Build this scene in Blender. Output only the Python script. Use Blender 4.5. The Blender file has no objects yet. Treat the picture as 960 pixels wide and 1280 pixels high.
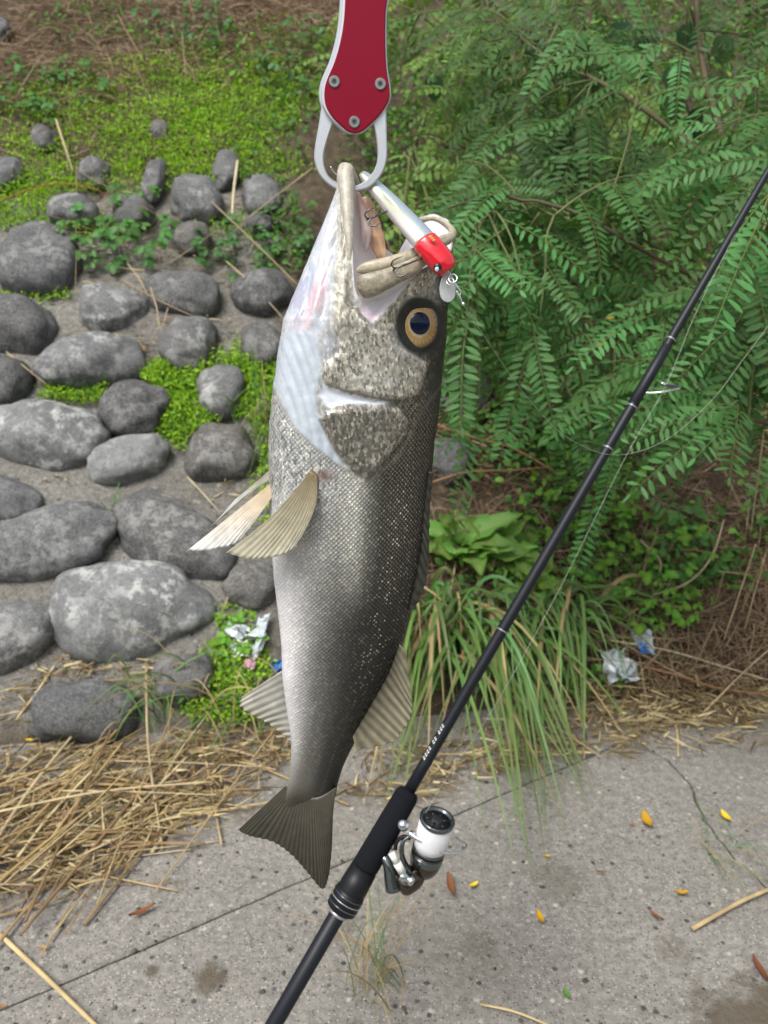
import bpy, math, random
import numpy as np
from mathutils import Matrix, Vector

# ------------------------------------------------------------------ camera, world, sun, exposure
SC = bpy.context.scene
COL = SC.collection
CAMH, PITCH, FPX = 1.10, math.radians(18.0), 1005.0      # focal length in pixels of the 960x1280 frame
cam_d = bpy.data.cameras.new('camera'); cam = bpy.data.objects.new('camera', cam_d); COL.objects.link(cam)
cam.location = (0, 0, CAMH); cam.rotation_euler = (math.pi/2 - PITCH, 0, 0)
cam_d.sensor_fit = 'VERTICAL'; cam_d.sensor_height = 9.8; cam_d.sensor_width = 7.35
cam_d.lens = 9.8*FPX/1280.0
cam_d.clip_start = 0.02; cam_d.clip_end = 2000
cam_d.dof.use_dof = True; cam_d.dof.focus_distance = 0.64
cam_d.dof.aperture_fstop = (cam_d.lens/1000)/0.0026
SC.camera = cam

SUN_EL, SUN_AZ = math.radians(58), math.radians(215)      # azimuth from +Y clockwise: behind the camera, to its left
w = bpy.data.worlds.new('World'); SC.world = w; w.use_nodes = True
nt = w.node_tree; nt.nodes.clear()
sky = nt.nodes.new('ShaderNodeTexSky'); sky.sky_type = 'NISHITA'; sky.sun_disc = False
sky.sun_elevation = SUN_EL; sky.sun_rotation = SUN_AZ; sky.dust_density = 4.0; sky.air_density = 1.0
hs = nt.nodes.new('ShaderNodeHueSaturation'); hs.inputs['Saturation'].default_value = 0.30
bg = nt.nodes.new('ShaderNodeBackground'); bg.inputs['Strength'].default_value = 0.075
wo = nt.nodes.new('ShaderNodeOutputWorld')
nt.links.new(sky.outputs[0], hs.inputs['Color']); nt.links.new(hs.outputs[0], bg.inputs[0]); nt.links.new(bg.outputs[0], wo.inputs[0])
sd = bpy.data.lights.new('sun', 'SUN'); sun = bpy.data.objects.new('sun', sd); COL.objects.link(sun)
sd.energy = 1.5; sd.angle = math.radians(28); sd.color = (1.0, 0.96, 0.9)
sv = Vector((math.sin(SUN_AZ)*math.cos(SUN_EL), math.cos(SUN_AZ)*math.cos(SUN_EL), math.sin(SUN_EL)))
sun.rotation_euler = sv.to_track_quat('Z', 'Y').to_euler(); sun.location = (-2, -3, 6)
SC.view_settings.view_transform = 'Standard'; SC.view_settings.look = 'None'
SC.view_settings.exposure = 1.27; SC.view_settings.gamma = 1.0; SC.view_settings.use_curve_mapping = False
SC.render.engine = 'CYCLES'
SC.cycles.use_denoising = True
SC.cycles.max_bounces = 6; SC.cycles.transparent_max_bounces = 6
SC.cycles.use_adaptive_sampling = True; SC.cycles.adaptive_threshold = 0.025
SC.cycles.sample_clamp_indirect = 6

rnd = random.Random(7)
rng = np.random.default_rng(7)

# ------------------------------------------------------------------ pixel rays and places
CAM = np.array([0, 0, CAMH])
FW = np.array([0, math.cos(PITCH), -math.sin(PITCH)]); UP = np.array([0, math.sin(PITCH), math.cos(PITCH)]); RT = np.array([1., 0, 0])
def ray(px, py):
    px = np.asarray(px, float); py = np.asarray(py, float)
    return FW + RT*((px-480)/FPX)[..., None] + UP*((640-py)/FPX)[..., None]
def project(P):
    d = P - CAM; z = d@FW
    return 480 + FPX*(d@RT)/z, 640 - FPX*(d@UP)/z
def hit(px, py, P0, N):
    r = ray(px, py); t = ((P0-CAM)@N)/(r@N)
    return CAM + r*t[..., None]
def at_depth(px, py, d):
    return CAM + ray(px, py)*np.asarray(d, float)[..., None]
ZUP = np.array([0., 0, 1])
def ground(px, py, z=0.0): return hit(px, py, np.array([0, 0, z]), ZUP)
SLOPE = math.radians(40)
T1 = ground(0, 935.); T2 = ground(960, 868.)
E = (T2-T1)/np.linalg.norm(T2-T1); HZ = np.array([-E[1], E[0], 0])
S = HZ*math.cos(SLOPE) + ZUP*math.sin(SLOPE); NB = -HZ*math.sin(SLOPE) + ZUP*math.cos(SLOPE)
def bank(px, py, off=0.0):
    px = np.asarray(px, float); py = np.asarray(py, float); r = ray(px, py)
    p = np.atleast_2d(CAM + r*np.asarray(((T1-CAM)@NB+off)/(r@NB))[..., None]); g = np.atleast_2d(CAM + r*np.asarray((.002+off-CAMH)/r[..., 2])[..., None])
    sdist = (p-T1)@S
    out = np.where((sdist < 0)[:, None], g, p)
    return out if np.ndim(px) else out[0]

# ------------------------------------------------------------------ numpy helpers
def sm(a, b, x):
    t = np.clip((np.asarray(x, float)-a)/(b-a), 0, 1); return t*t*(3-2*t)
def lin(r, g, b):
    f = lambda c: (c/255/12.92 if c/255 <= .04045 else ((c/255+.055)/1.055)**2.4)
    return np.array([f(r), f(g), f(b)])
def _hash(i, j, k, s):
    n = (i*374761393 + j*668265263 + k*2147483647 + s*1274126177) & 0xffffffff
    n = ((n ^ (n >> 13))*1274126177) & 0xffffffff
    return ((n ^ (n >> 16)) & 0xffff)/65535.0
def noise3(P, seed=0):
    P = np.asarray(P, float); I = np.floor(P).astype(np.int64); f = P-I; u = f*f*(3-2*f); r = 0
    for a in (0, 1):
        for b in (0, 1):
            for c in (0, 1):
                wgt = (u[..., 0] if a else 1-u[..., 0])*(u[..., 1] if b else 1-u[..., 1])*(u[..., 2] if c else 1-u[..., 2])
                r = r + wgt*_hash(I[..., 0]+a, I[..., 1]+b, I[..., 2]+c, seed)
    return r*2-1
def fbm(P, seed=0, o=3):
    r = 0; a = 1
    for k in range(o): r = r + a*noise3(np.asarray(P)*2**k, seed+k); a *= .5
    return r
def seg_dist(x, y, pts, closed=False):
    pts = np.asarray(pts, float); d = np.full(np.shape(x), 1e9); par = np.zeros(np.shape(x)); n = len(pts)
    for i in range(n if closed else n-1):
        a = pts[i]; b = pts[(i+1) % n]; ab = b-a; L = ab@ab+1e-12
        t = np.clip(((x-a[0])*ab[0]+(y-a[1])*ab[1])/L, 0, 1)
        q = np.hypot(x-a[0]-t*ab[0], y-a[1]-t*ab[1]); m = q < d
        d = np.where(m, q, d); par = np.where(m, (i+t)/(n-1), par)
    return d, par
def poly_sd(x, y, pts):                                # signed distance, positive inside
    d, _ = seg_dist(x, y, pts, True); ins = np.zeros(np.shape(x), bool); n = len(pts)
    for i in range(n):
        x1, y1 = pts[i]; x2, y2 = pts[(i+1) % n]
        if y1 == y2: continue
        ins ^= ((y1 > y) != (y2 > y)) & (x < (x2-x1)*(y-y1)/(y2-y1)+x1)
    return np.where(ins, d, -d)
def smooth_pts(pts, n):                                # Catmull-Rom resample
    P = np.asarray(pts, float)
    if len(P) == 2: return P[0]+(P[1]-P[0])*np.linspace(0, 1, n)[:, None]
    Q = np.vstack([2*P[0]-P[1], P, 2*P[-1]-P[-2]]); t = np.linspace(0, len(P)-1, n); i = np.minimum(t.astype(int), len(P)-2); f = (t-i)[:, None]
    a, b, c, d = Q[i], Q[i+1], Q[i+2], Q[i+3]
    return .5*((2*b)+(-a+c)*f+(2*a-5*b+4*c-d)*f*f+(-a+3*b-3*c+d)*f**3)

# ------------------------------------------------------------------ mesh helpers
class Acc:                                             # collects pieces of one mesh
    def __init__(s): s.v = []; s.f = []; s.c = []; s.n = 0
    def add(s, V, F, col=None):
        V = np.asarray(V, float).reshape(-1, 3)
        for f in (F if isinstance(F, list) else [F]):
            f = np.asarray(f, int)
            if f.size: s.f.append(f+s.n)
        s.v.append(V); s.n += len(V)
        if col is not None:
            col = np.asarray(col, float); s.c.append(np.broadcast_to(col, (len(V), 3)))
    def build(s, name, mat, parent=None, smooth=True, origin=None):
        V = np.vstack(s.v)
        if origin is not None: V = V-np.asarray(origin)
        o = mesh(name, V, s.f, mat, parent, smooth=smooth, cols={'col': np.vstack(s.c)} if s.c else None)
        if origin is not None: o.location = origin
        return o
def mesh_data(name, V, F, mat, smooth=True, cols=None, uv=None):
    me = bpy.data.meshes.new(name); V = np.asarray(V, np.float32).reshape(-1, 3)
    fl = [np.asarray(f, np.int32) for f in (F if isinstance(F, list) else [F])]
    fl = [f.reshape(1, -1) if f.ndim == 1 else f for f in fl if f.size]
    loops = np.concatenate([f.ravel() for f in fl]); tot = np.concatenate([np.full(len(f), f.shape[1], np.int32) for f in fl])
    st = np.concatenate([[0], np.cumsum(tot)[:-1]]).astype(np.int32)
    me.vertices.add(len(V)); me.vertices.foreach_set('co', V.ravel())
    me.loops.add(len(loops)); me.loops.foreach_set('vertex_index', loops)
    me.polygons.add(len(tot)); me.polygons.foreach_set('loop_start', st); me.polygons.foreach_set('loop_total', tot)
    me.polygons.foreach_set('use_smooth', np.full(len(tot), bool(smooth)))
    me.update(calc_edges=True)
    for k, c in (cols or {}).items():
        a = me.attributes.new(k, 'FLOAT_COLOR', 'POINT'); c4 = np.ones((len(V), 4), np.float32); c4[:, :3] = c
        a.data.foreach_set('color', c4.ravel())
    if uv is not None:
        l = me.uv_layers.new(name='UVMap'); l.data.foreach_set('uv', np.asarray(uv, np.float32)[loops].ravel())
    if mat: me.materials.append(mat)
    me.validate()
    return me
def mesh(name, V, F, mat, parent=None, smooth=True, cols=None, uv=None):
    o = bpy.data.objects.new(name, mesh_data(name, V, F, mat, smooth, cols, uv)); COL.objects.link(o)
    if parent: o.parent = parent
    return o
def tag(o, label=None, cat=None, group=None, kind=None):
    if label: o['label'] = label
    if cat: o['category'] = cat
    if group: o['group'] = group
    if kind: o['kind'] = kind
    return o
def empty(name, loc=(0, 0, 0), mw=None):
    o = bpy.data.objects.new(name, None); COL.objects.link(o); o.empty_display_size = .05
    if mw is not None: o.matrix_world = mw
    else: o.location = loc
    return o
def grid_faces(n, m, wrap=False):
    i = np.arange(n-1)[:, None]; j = np.arange(m if wrap else m-1)[None, :]; j2 = (j+1) % m
    return np.stack([i*m+j, i*m+j2, (i+1)*m+j2, (i+1)*m+j], -1).reshape(-1, 4)
def tube(pts, rad, n=8, caps=True, flat=1.0, upv=None):
    P = np.asarray(pts, float); N = len(P); R = np.broadcast_to(np.asarray(rad, float), (N,))
    T = np.gradient(P, axis=0); T /= np.linalg.norm(T, axis=1)[:, None]+1e-12
    u = np.array([0, 0, 1.]) if upv is None else np.asarray(upv, float)
    if abs(T[0]@u) > .95: u = np.array([1., 0, 0])
    V = []; a = np.linspace(0, 2*np.pi, n, endpoint=False)
    for k in range(N):
        u = u-T[k]*(u@T[k]); u /= np.linalg.norm(u)+1e-12; b = np.cross(T[k], u)
        V.append(P[k]+R[k]*(np.cos(a)[:, None]*b+flat*np.sin(a)[:, None]*u))
    V = np.vstack(V); F = [grid_faces(N, n, True)]
    if caps: F += [np.arange(n)[::-1].reshape(1, -1), ((N-1)*n+np.arange(n)).reshape(1, -1)]
    return V, F
def frame_of(axis, hint=(0, 0, 1)):
    z = np.asarray(axis, float); z = z/np.linalg.norm(z); x = np.cross(np.asarray(hint, float), z)
    if np.linalg.norm(x) < 1e-6: x = np.cross((1., 0, 0), z)
    x /= np.linalg.norm(x); return np.stack([x, np.cross(z, x), z])
def lathe(prof, O, axis, n=24, hint=(0, 0, 1)):
    A = frame_of(axis, hint); a = np.linspace(0, 2*np.pi, n, endpoint=False); V = []
    for r, h in prof: V.append(np.asarray(O)+h*A[2]+r*(np.cos(a)[:, None]*A[0]+np.sin(a)[:, None]*A[1]))
    V = np.vstack(V); m = len(prof)
    return V, [grid_faces(m, n, True), np.arange(n)[::-1].reshape(1, -1), ((m-1)*n+np.arange(n)).reshape(1, -1)]
def slab(poly, z0, z1, bev):                           # extruded outline with a chamfered front and back edge
    P = np.asarray(poly, float)
    if np.sum(P[:, 0]*np.roll(P[:, 1], -1)-np.roll(P[:, 0], -1)*P[:, 1]) < 0: P = P[::-1]
    d1 = P-np.roll(P, 1, 0); d2 = np.roll(P, -1, 0)-P
    n1 = np.stack([d1[:, 1], -d1[:, 0]], 1)/(np.linalg.norm(d1, axis=1)[:, None]+1e-12); n2 = np.stack([d2[:, 1], -d2[:, 0]], 1)/(np.linalg.norm(d2, axis=1)[:, None]+1e-12)
    nn = n1+n2; nn /= np.linalg.norm(nn, axis=1)[:, None]+1e-9; Q = P-nn*bev; n = len(P)
    rings = [(Q, z0), (P, z0+bev), (P, z1-bev), (Q, z1)]
    V = np.vstack([np.column_stack([p, np.full(n, z)]) for p, z in rings])
    return V, [grid_faces(4, n, True), np.arange(n)[::-1].reshape(1, -1), (3*n+np.arange(n)).reshape(1, -1)]
def ball(c, r, n=16, m=10):
    t = np.linspace(0, np.pi, m)[:, None]; a = np.linspace(0, 2*np.pi, n, endpoint=False)[None]
    V = np.stack([np.sin(t)*np.cos(a), np.sin(t)*np.sin(a), np.cos(t)+0*a], -1).reshape(-1, 3)
    return V*np.asarray(r)+np.asarray(c), [grid_faces(m, n, True)]

# ------------------------------------------------------------------ materials
class NT:
    def __init__(s, name):
        s.m = bpy.data.materials.new(name); s.m.use_nodes = True; s.t = s.m.node_tree
        s.p = s.t.nodes['Principled BSDF']; s.out = s.t.nodes['Material Output']
    def n(s, typ, **kw):
        nd = s.t.nodes.new('ShaderNode'+typ)
        for k, v in kw.items():
            if hasattr(nd, k): setattr(nd, k, v)
            else: nd.inputs[k.replace('_', ' ')].default_value = v
        return nd
    def l(s, a, b): s.t.links.new(a, b)
    def set(s, **kw):
        for k, v in kw.items(): s.p.inputs[k.replace('_', ' ')].default_value = v
        return s
    def coord(s, which='Object'): return s.n('TexCoord').outputs[which]
    def noise(s, vec, scale, detail=4, rough=.55):
        x = s.n('TexNoise'); x.inputs['Scale'].default_value = scale; x.inputs['Detail'].default_value = detail; x.inputs['Roughness'].default_value = rough
        if vec is not None: s.l(vec, x.inputs['Vector'])
        return x.outputs['Fac']
    def voro(s, vec, scale, out='Distance', rand=1.0, feature='F1'):
        x = s.n('TexVoronoi'); x.feature = feature; x.inputs['Scale'].default_value = scale; x.inputs['Randomness'].default_value = rand
        if vec is not None: s.l(vec, x.inputs['Vector'])
        return x.outputs[out]
    def ramp(s, fac, stops):
        x = s.n('ValToRGB'); e = x.color_ramp.elements
        while len(e) < len(stops): e.new(.5)
        for k, (p, c) in enumerate(stops):
            e[k].position = p; c = (c, c, c) if np.isscalar(c) else c; e[k].color = (*c, 1)
        s.l(fac, x.inputs['Fac']); return x.outputs['Color']
    def mix(s, fac, a, b, mode='MIX'):
        x = s.n('Mix'); x.data_type = 'RGBA'; x.blend_type = mode
        for sock, v in ((x.inputs[0], fac), (x.inputs[6], a), (x.inputs[7], b)):
            if isinstance(v, bpy.types.NodeSocket): s.l(v, sock)
            elif np.isscalar(v): sock.default_value = v
            else: sock.default_value = (*v, 1)
        return x.outputs[2]
    def math(s, op, a, b=0.0):
        x = s.n('Math'); x.operation = op
        for sock, v in ((x.inputs[0], a), (x.inputs[1], b)):
            if isinstance(v, bpy.types.NodeSocket): s.l(v, sock)
            else: sock.default_value = v
        return x.outputs[0]
    def bump(s, h, strength=.5, dist=.01, prev=None):
        x = s.n('Bump'); x.inputs['Strength'].default_value = strength; x.inputs['Distance'].default_value = dist
        s.l(h, x.inputs['Height'])
        if prev is not None: s.l(prev, x.inputs['Normal'])
        return x.outputs[0]
    def col(s, c): s.l(c, s.p.inputs['Base Color']); return s
    def nrm(s, b): s.l(b, s.p.inputs['Normal']); return s
def plain(name, rgb, rough=.5, metal=0.0, **kw):
    m = NT(name); m.set(Base_Color=(*rgb, 1), Roughness=rough, Metallic=metal); m.set(**kw); return m
M = {}
# --- concrete, bank, stones
def concrete(name, base, dark, light, big=1.0):
    m = NT(name); c = m.coord('Generated'); c = m.coord('Object')
    n1 = m.noise(c, 3.0, 5); n2 = m.noise(c, 60, 4, .7); n3 = m.noise(c, 240, 3, .7)
    k = m.mix(m.ramp(n1, [(.3, 0.), (.7, 1.)]), tuple(x*.80 for x in base), tuple(x*1.12 for x in base))
    k = m.mix(m.ramp(n2, [(.40, 0.), (.62, .7)]), k, tuple(x*.5 for x in base))
    v = m.n('TexVoronoi'); v.inputs['Scale'].default_value = 58*big; m.l(c, v.inputs['Vector'])
    edge = m.ramp(v.outputs['Distance'], [(.18, 1.), (.34, 0.)])
    sep = m.n('SeparateColor'); m.l(v.outputs['Color'], sep.inputs[0])
    k = m.mix(m.math('MULTIPLY', edge, m.ramp(sep.outputs[0], [(.90, 0.), (.93, 1.)])), k, dark)
    k = m.mix(m.math('MULTIPLY', edge, m.ramp(sep.outputs[1], [(.90, 0.), (.94, .6)])), k, light)
    v2 = m.n('TexVoronoi'); v2.inputs['Scale'].default_value = 230*big; m.l(c, v2.inputs['Vector'])
    sep2 = m.n('SeparateColor'); m.l(v2.outputs['Color'], sep2.inputs[0]); e2 = m.ramp(v2.outputs['Distance'], [(.25, 1.), (.5, 0.)])
    k = m.mix(m.math('MULTIPLY', e2, m.ramp(sep2.outputs[0], [(.55, 0.), (.85, .55)])), k, light)
    k = m.mix(m.math('MULTIPLY', e2, m.ramp(sep2.outputs[1], [(.55, 0.), (.8, .9)])), k, dark)
    return m, k, c, (n2, n3, edge)
m, k, c, (n2, n3, ed) = concrete('concrete', (.25, .236, .212), (.05, .05, .048), (.50, .48, .44))
dirt = m.noise(c, 1.4, 6, .65); k = m.mix(m.ramp(dirt, [(.52, 0.), (.68, .55)]), k, (.15, .135, .105))
for sx_, sy_, sr_ in ((265, 1222, .028), (190, 1215, .012), (930, 1290, .075), (985, 1255, .06), (700, 1100, .05), (420, 1160, .04), (845, 1190, .03), (600, 1180, .03)):
    dp = m.n('VectorMath'); dp.operation = 'DISTANCE'; wob = m.n('VectorMath'); wob.operation = 'ADD'; nz = m.n('TexNoise'); nz.inputs['Scale'].default_value = 40; m.l(c, nz.inputs['Vector'])
    sc_ = m.n('VectorMath'); sc_.operation = 'SCALE'; sc_.inputs[3].default_value = sr_*1.6; m.l(nz.outputs['Color'], sc_.inputs[0]); m.l(c, wob.inputs[0]); m.l(sc_.outputs[0], wob.inputs[1]); m.l(wob.outputs[0], dp.inputs[0])
    gp_ = ground(float(sx_), float(sy_)); dp.inputs[1].default_value = (gp_[0]+sr_*.8, gp_[1]+sr_*.8, sr_*.8)
    k = m.mix(m.ramp(m.math('DIVIDE', dp.outputs['Value'], sr_*1.3), [(.45, .85 if sr_ < .03 or sx_ > 900 else .35), (1.0, 0.)]), k, (.075, .060, .038))
m.col(k); b = m.bump(n2, .55, .006); b = m.bump(n3, .5, .0025, b); b = m.bump(ed, .35, .002, b); m.nrm(b); m.set(Roughness=.9); M['concrete'] = m.m
m, k, c, (n2, n3, ed) = concrete('bank_mortar', (.24, .23, .205), (.06, .06, .055), (.46, .45, .42), .8)
att = m.n('Attribute'); att.attribute_name = 'col'
sp = m.n('SeparateColor'); m.l(att.outputs['Color'], sp.inputs[0])
soil = m.ramp(m.noise(c, 26, 5, .7), [(.3, (.035, .026, .017)), (.55, (.09, .066, .04)), (.75, (.16, .12, .075))])
k = m.mix(sp.outputs[0], k, soil); m.col(k)
b = m.bump(n2, .8, .012); m.nrm(m.bump(n3, .6, .004, b)); m.set(Roughness=.95); M['bank'] = m.m
m = NT('river_stone'); c = m.coord('Object')
oi = m.n('ObjectInfo'); ad = m.n('VectorMath'); ad.operation = 'ADD'; m.l(c, ad.inputs[0]); m.l(oi.outputs['Location'], ad.inputs[1]); c = ad.outputs[0]
at = m.n('Attribute'); at.attribute_type = 'OBJECT'; at.attribute_name = 'tone'
hue = m.n('Attribute'); hue.attribute_type = 'OBJECT'; hue.attribute_name = 'tint'
k = m.mix(at.outputs['Fac'], (.030, .031, .034), (.24, .25, .255))
k = m.mix(hue.outputs['Fac'], k, m.mix(.65, k, (.10, .080, .055)))
n0 = m.noise(c, 9, 6, .65); n1 = m.noise(c, 22, 8, .75); n2 = m.noise(c, 160, 4, .7)
k = m.mix(m.ramp(n0, [(.35, 0.), (.65, 1.)]), m.mix(.5, k, (.03, .03, .03)), k)
lich = m.math('MULTIPLY', m.ramp(n1, [(.49, 0.), (.57, 1.)]), m.ramp(m.noise(c, 6, 3), [(.40, .05), (.60, .9)]))
lm = m.math('MULTIPLY', lich, m.math('ADD', at.outputs['Fac'], .12))
k = m.mix(lm, k, (.55, .56, .54))
spk = m.ramp(n2, [(.4, 0.), (.7, 1.)]); k = m.mix(m.math('MULTIPLY', spk, .6), k, m.mix(.4, k, (.5, .5, .5)))
n5 = m.noise(c, 70, 4, .7); k = m.mix(m.math('MULTIPLY', m.ramp(n5, [(.5, 0.), (.66, 1.)]), .55), k, m.mix(.7, k, (.02, .02, .018)))
m.col(k); b = m.bump(n1, .5, .012); m.nrm(m.bump(n2, .35, .003, b)); m.set(Roughness=.72, Specular_IOR_Level=.35); M['stone'] = m.m
# --- plants
def leafmat(name, rough=.45, trans=.35, var=.35, attr=True, rgb=None, spec=.25):
    m = NT(name)
    if attr: a = m.n('Attribute'); a.attribute_name = 'col'; c = a.outputs['Color']
    else: r_ = m.n('RGB'); r_.outputs[0].default_value = (*rgb, 1); c = r_.outputs[0]
    oi = m.n('ObjectInfo'); h = m.n('HueSaturation'); m.l(c, h.inputs['Color'])
    m.l(m.math('ADD', m.math('MULTIPLY', oi.outputs['Random'], var), 1-var/2), h.inputs['Value'])
    m.l(m.math('ADD', m.math('MULTIPLY', oi.outputs['Random'], .03), .485), h.inputs['Hue'])
    co = m.coord('Object'); nz = m.noise(co, 30, 3); c = m.mix(m.ramp(nz, [(.3, 0.), (.7, .35)]), h.outputs[0], m.mix(.5, h.outputs[0], (.10, .14, .03)))
    m.col(c); m.set(Roughness=rough, Specular_IOR_Level=spec)
    tb = m.n('BsdfTranslucent'); m.l(m.mix(.55, c, m.mix(1.0, c, (1.6, 1.5, .45), 'MULTIPLY')), tb.inputs['Color'])
    mx = m.n('MixShader'); mx.inputs[0].default_value = trans; m.l(m.p.outputs[0], mx.inputs[1]); m.l(tb.outputs[0], mx.inputs[2]); m.l(mx.outputs[0], m.out.inputs[0])
    return m.m
M['leaf'] = leafmat('shrub_leaf', .5, .35, .65); M['weed'] = leafmat('weed_leaf', .45, .35); M['moss'] = leafmat('moss_green', .6, .35, .1)
M['grass'] = leafmat('grass_blade', .4, .3, .4); M['straw'] = leafmat('dry_straw', .6, .12, .5); M['bark'] = leafmat('brown_bark', .8, .0, .4)
# --- fish
m = NT('fish_skin'); uv = m.coord('UV')
a1 = m.n('Attribute'); a1.attribute_name = 'col'; a2 = m.n('Attribute'); a2.attribute_name = 'msk'; sp = m.n('SeparateColor'); m.l(a2.outputs['Color'], sp.inputs[0])
mp = m.n('Mapping'); mp.inputs['Rotation'].default_value = (0, 0, math.radians(45)); mp.inputs['Scale'].default_value = (1.0, 1.0, 1); m.l(uv, mp.inputs['Vector'])
v = m.n('TexVoronoi'); v.inputs['Scale'].default_value = 385; v.inputs['Randomness'].default_value = .22; m.l(mp.outputs[0], v.inputs['Vector'])
vs = m.n('SeparateColor'); m.l(v.outputs['Color'], vs.inputs[0])
rim = m.ramp(v.outputs['Distance'], [(.20, 0.), (.62, 1.)])
scale_f = m.math('MULTIPLY', rim, sp.outputs[0])
k = m.mix(m.math('MULTIPLY', scale_f, .85), a1.outputs['Color'], m.mix(1.0, a1.outputs['Color'], (.36, .34, .33), 'MULTIPLY'))
k = m.mix(m.math('MULTIPLY', m.math('MULTIPLY', m.ramp(vs.outputs[0], [(.55, 0.), (1.0, 1.)]), sp.outputs[0]), .55), k, m.mix(1.0, k, (2.1, 2.0, 1.8), 'MULTIPLY'))  # random scales lightened in colour as painted sparkle
oc = m.coord('Object')
g1 = m.noise(oc, 430, 3, .7); g2 = m.noise(oc, 190, 5, .7)
mp2 = m.n('Mapping'); mp2.inputs['Scale'].default_value = (1.0, .62, 1.0); mp2.inputs['Rotation'].default_value = (0, 0, .5); m.l(oc, mp2.inputs['Vector'])
fv = m.n('TexVoronoi'); fv.inputs['Scale'].default_value = 620; m.l(mp2.outputs[0], fv.inputs['Vector']); fs = m.n('SeparateColor'); m.l(fv.outputs['Color'], fs.inputs[0])
patch = m.ramp(g2, [(.34, .15), (.62, 1.)])
gl = m.math('MULTIPLY', m.math('MULTIPLY', m.ramp(fs.outputs[0], [(.42, 0.), (.85, 1.)]), patch), sp.outputs[1])
k = m.mix(m.math('MULTIPLY', gl, .8), k, m.mix(.6, m.mix(1.0, k, (3.4, 3.2, 2.8), 'MULTIPLY'), (.80, .76, .66)))
dk = m.math('MULTIPLY', m.ramp(fs.outputs[1], [(.60, 0.), (.8, 1.)]), sp.outputs[1]); k = m.mix(m.math('MULTIPLY', dk, .6), k, (.05, .048, .04))
a3 = m.n('Attribute'); a3.attribute_name = 'dots'; s3 = m.n('SeparateColor'); m.l(a3.outputs['Color'], s3.inputs[0])
ctr = m.ramp(v.outputs['Distance'], [(.10, 1.), (.36, 0.)])
k = m.mix(m.math('MULTIPLY', m.math('MULTIPLY', ctr, s3.outputs[0]), m.ramp(vs.outputs[2], [(.1, .35), (.8, 1.)])), k, (.50, .40, .27))
k = m.mix(m.math('MULTIPLY', m.math('MULTIPLY', ctr, s3.outputs[1]), m.ramp(vs.outputs[0], [(.72, 0.), (.85, 1.)])), k, (.85, .86, .82))  # white sparkle painted on random scale centres, mostly along the lateral line
m.col(k); m.l(sp.outputs[2], m.p.inputs['Metallic'])
ro = m.math('ADD', m.math('MULTIPLY', vs.outputs[1], .16), .24); m.l(ro, m.p.inputs['Roughness'])
hgt = m.math('MULTIPLY', m.math('SUBTRACT', 1.0, v.outputs['Distance']), sp.outputs[0])
b = m.bump(hgt, .8, .0016); b = m.bump(m.math('MULTIPLY', fs.outputs[2], sp.outputs[1]), .35, .0010, b); b = m.bump(g2, .10, .002, b); m.nrm(b)
m.set(Coat_Weight=.12, Coat_Roughness=.15, Specular_IOR_Level=.35); M['fish'] = m.m
m = NT('fish_fin'); a1 = m.n('Attribute'); a1.attribute_name = 'col'; m.col(a1.outputs['Color']); m.set(Roughness=.38, Coat_Weight=.3, Coat_Roughness=.15)
tb = m.n('BsdfTranslucent'); m.l(a1.outputs['Color'], tb.inputs['Color']); mx = m.n('MixShader'); mx.inputs[0].default_value = .35
m.l(m.p.outputs[0], mx.inputs[1]); m.l(tb.outputs[0], mx.inputs[2]); m.l(mx.outputs[0], m.out.inputs[0]); M['fin'] = m.m
m = NT('fish_lip'); a1 = m.n('Attribute'); a1.attribute_name = 'col'; g = m.noise(m.coord('Object'), 260, 5, .7)
m.col(m.mix(m.math('MULTIPLY', m.ramp(g, [(.45, 0.), (.65, 1.)]), .45), a1.outputs['Color'], (.60, .57, .48))); m.nrm(m.bump(g, .5, .0012)); m.set(Roughness=.42, Coat_Weight=.15, Coat_Roughness=.2); M['lip'] = m.m
m = NT('fish_eye_iris'); a1 = m.n('Attribute'); a1.attribute_name = 'col'; g = m.noise(m.coord('Object'), 420, 5, .7); m.col(m.mix(m.ramp(g, [(.3, 0.), (.75, .55)]), a1.outputs['Color'], m.mix(1.0, a1.outputs['Color'], (.35, .30, .22), 'MULTIPLY')))
m.set(Roughness=.3, Metallic=.15, Coat_Weight=.35, Coat_Roughness=.03); M['iris'] = m.m
M['pupil'] = plain('fish_pupil', (.004, .007, .022), .04, Specular_IOR_Level=.35).m
# --- metal, plastic, gear
M['red_plate'] = plain('red_anodised_plate', (.19, .0010, .016), .45, 0, Specular_IOR_Level=.15).m
m = plain('brushed_aluminium', (.58, .60, .63), .38, .85); m.nrm(m.bump(m.noise(m.coord('Object'), 700, 2), .05, .0005)); M['alu'] = m.m
M['steel'] = plain('screw_steel', (.30, .31, .30), .32, .95).m
M['socket'] = plain('dark_socket', (.015, .016, .016), .6).m
M['hook'] = plain('hook_wire', (.10, .10, .10), .28, .9).m
M['bright_wire'] = plain('bright_wire', (.75, .76, .76), .2, .9).m
m = NT('lure_silver'); g = m.coord('Object'); sx = m.n('SeparateXYZ'); m.l(g, sx.inputs[0])
a1 = m.n('Attribute'); a1.attribute_name = 'col'; m.col(a1.outputs['Color']); m.set(Roughness=.18, Metallic=.6, Coat_Weight=1.0, Coat_Roughness=.04); M['lure'] = m.m
M['red_paint'] = plain('red_lure_paint', (.62, .004, .018), .22, 0, Coat_Weight=1.0, Coat_Roughness=.05).m
M['gold'] = plain('gold_print', (.75, .50, .12), .35, .3).m
M['black'] = plain('black_plastic', (.008, .008, .009), .35).m
M['white_eye'] = plain('pale_blue_glint', (.45, .62, .68), .15).m
M['clear'] = plain('clear_plastic', (.92, .95, .97), .10, 0, Transmission_Weight=.5, IOR=1.45).m
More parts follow.
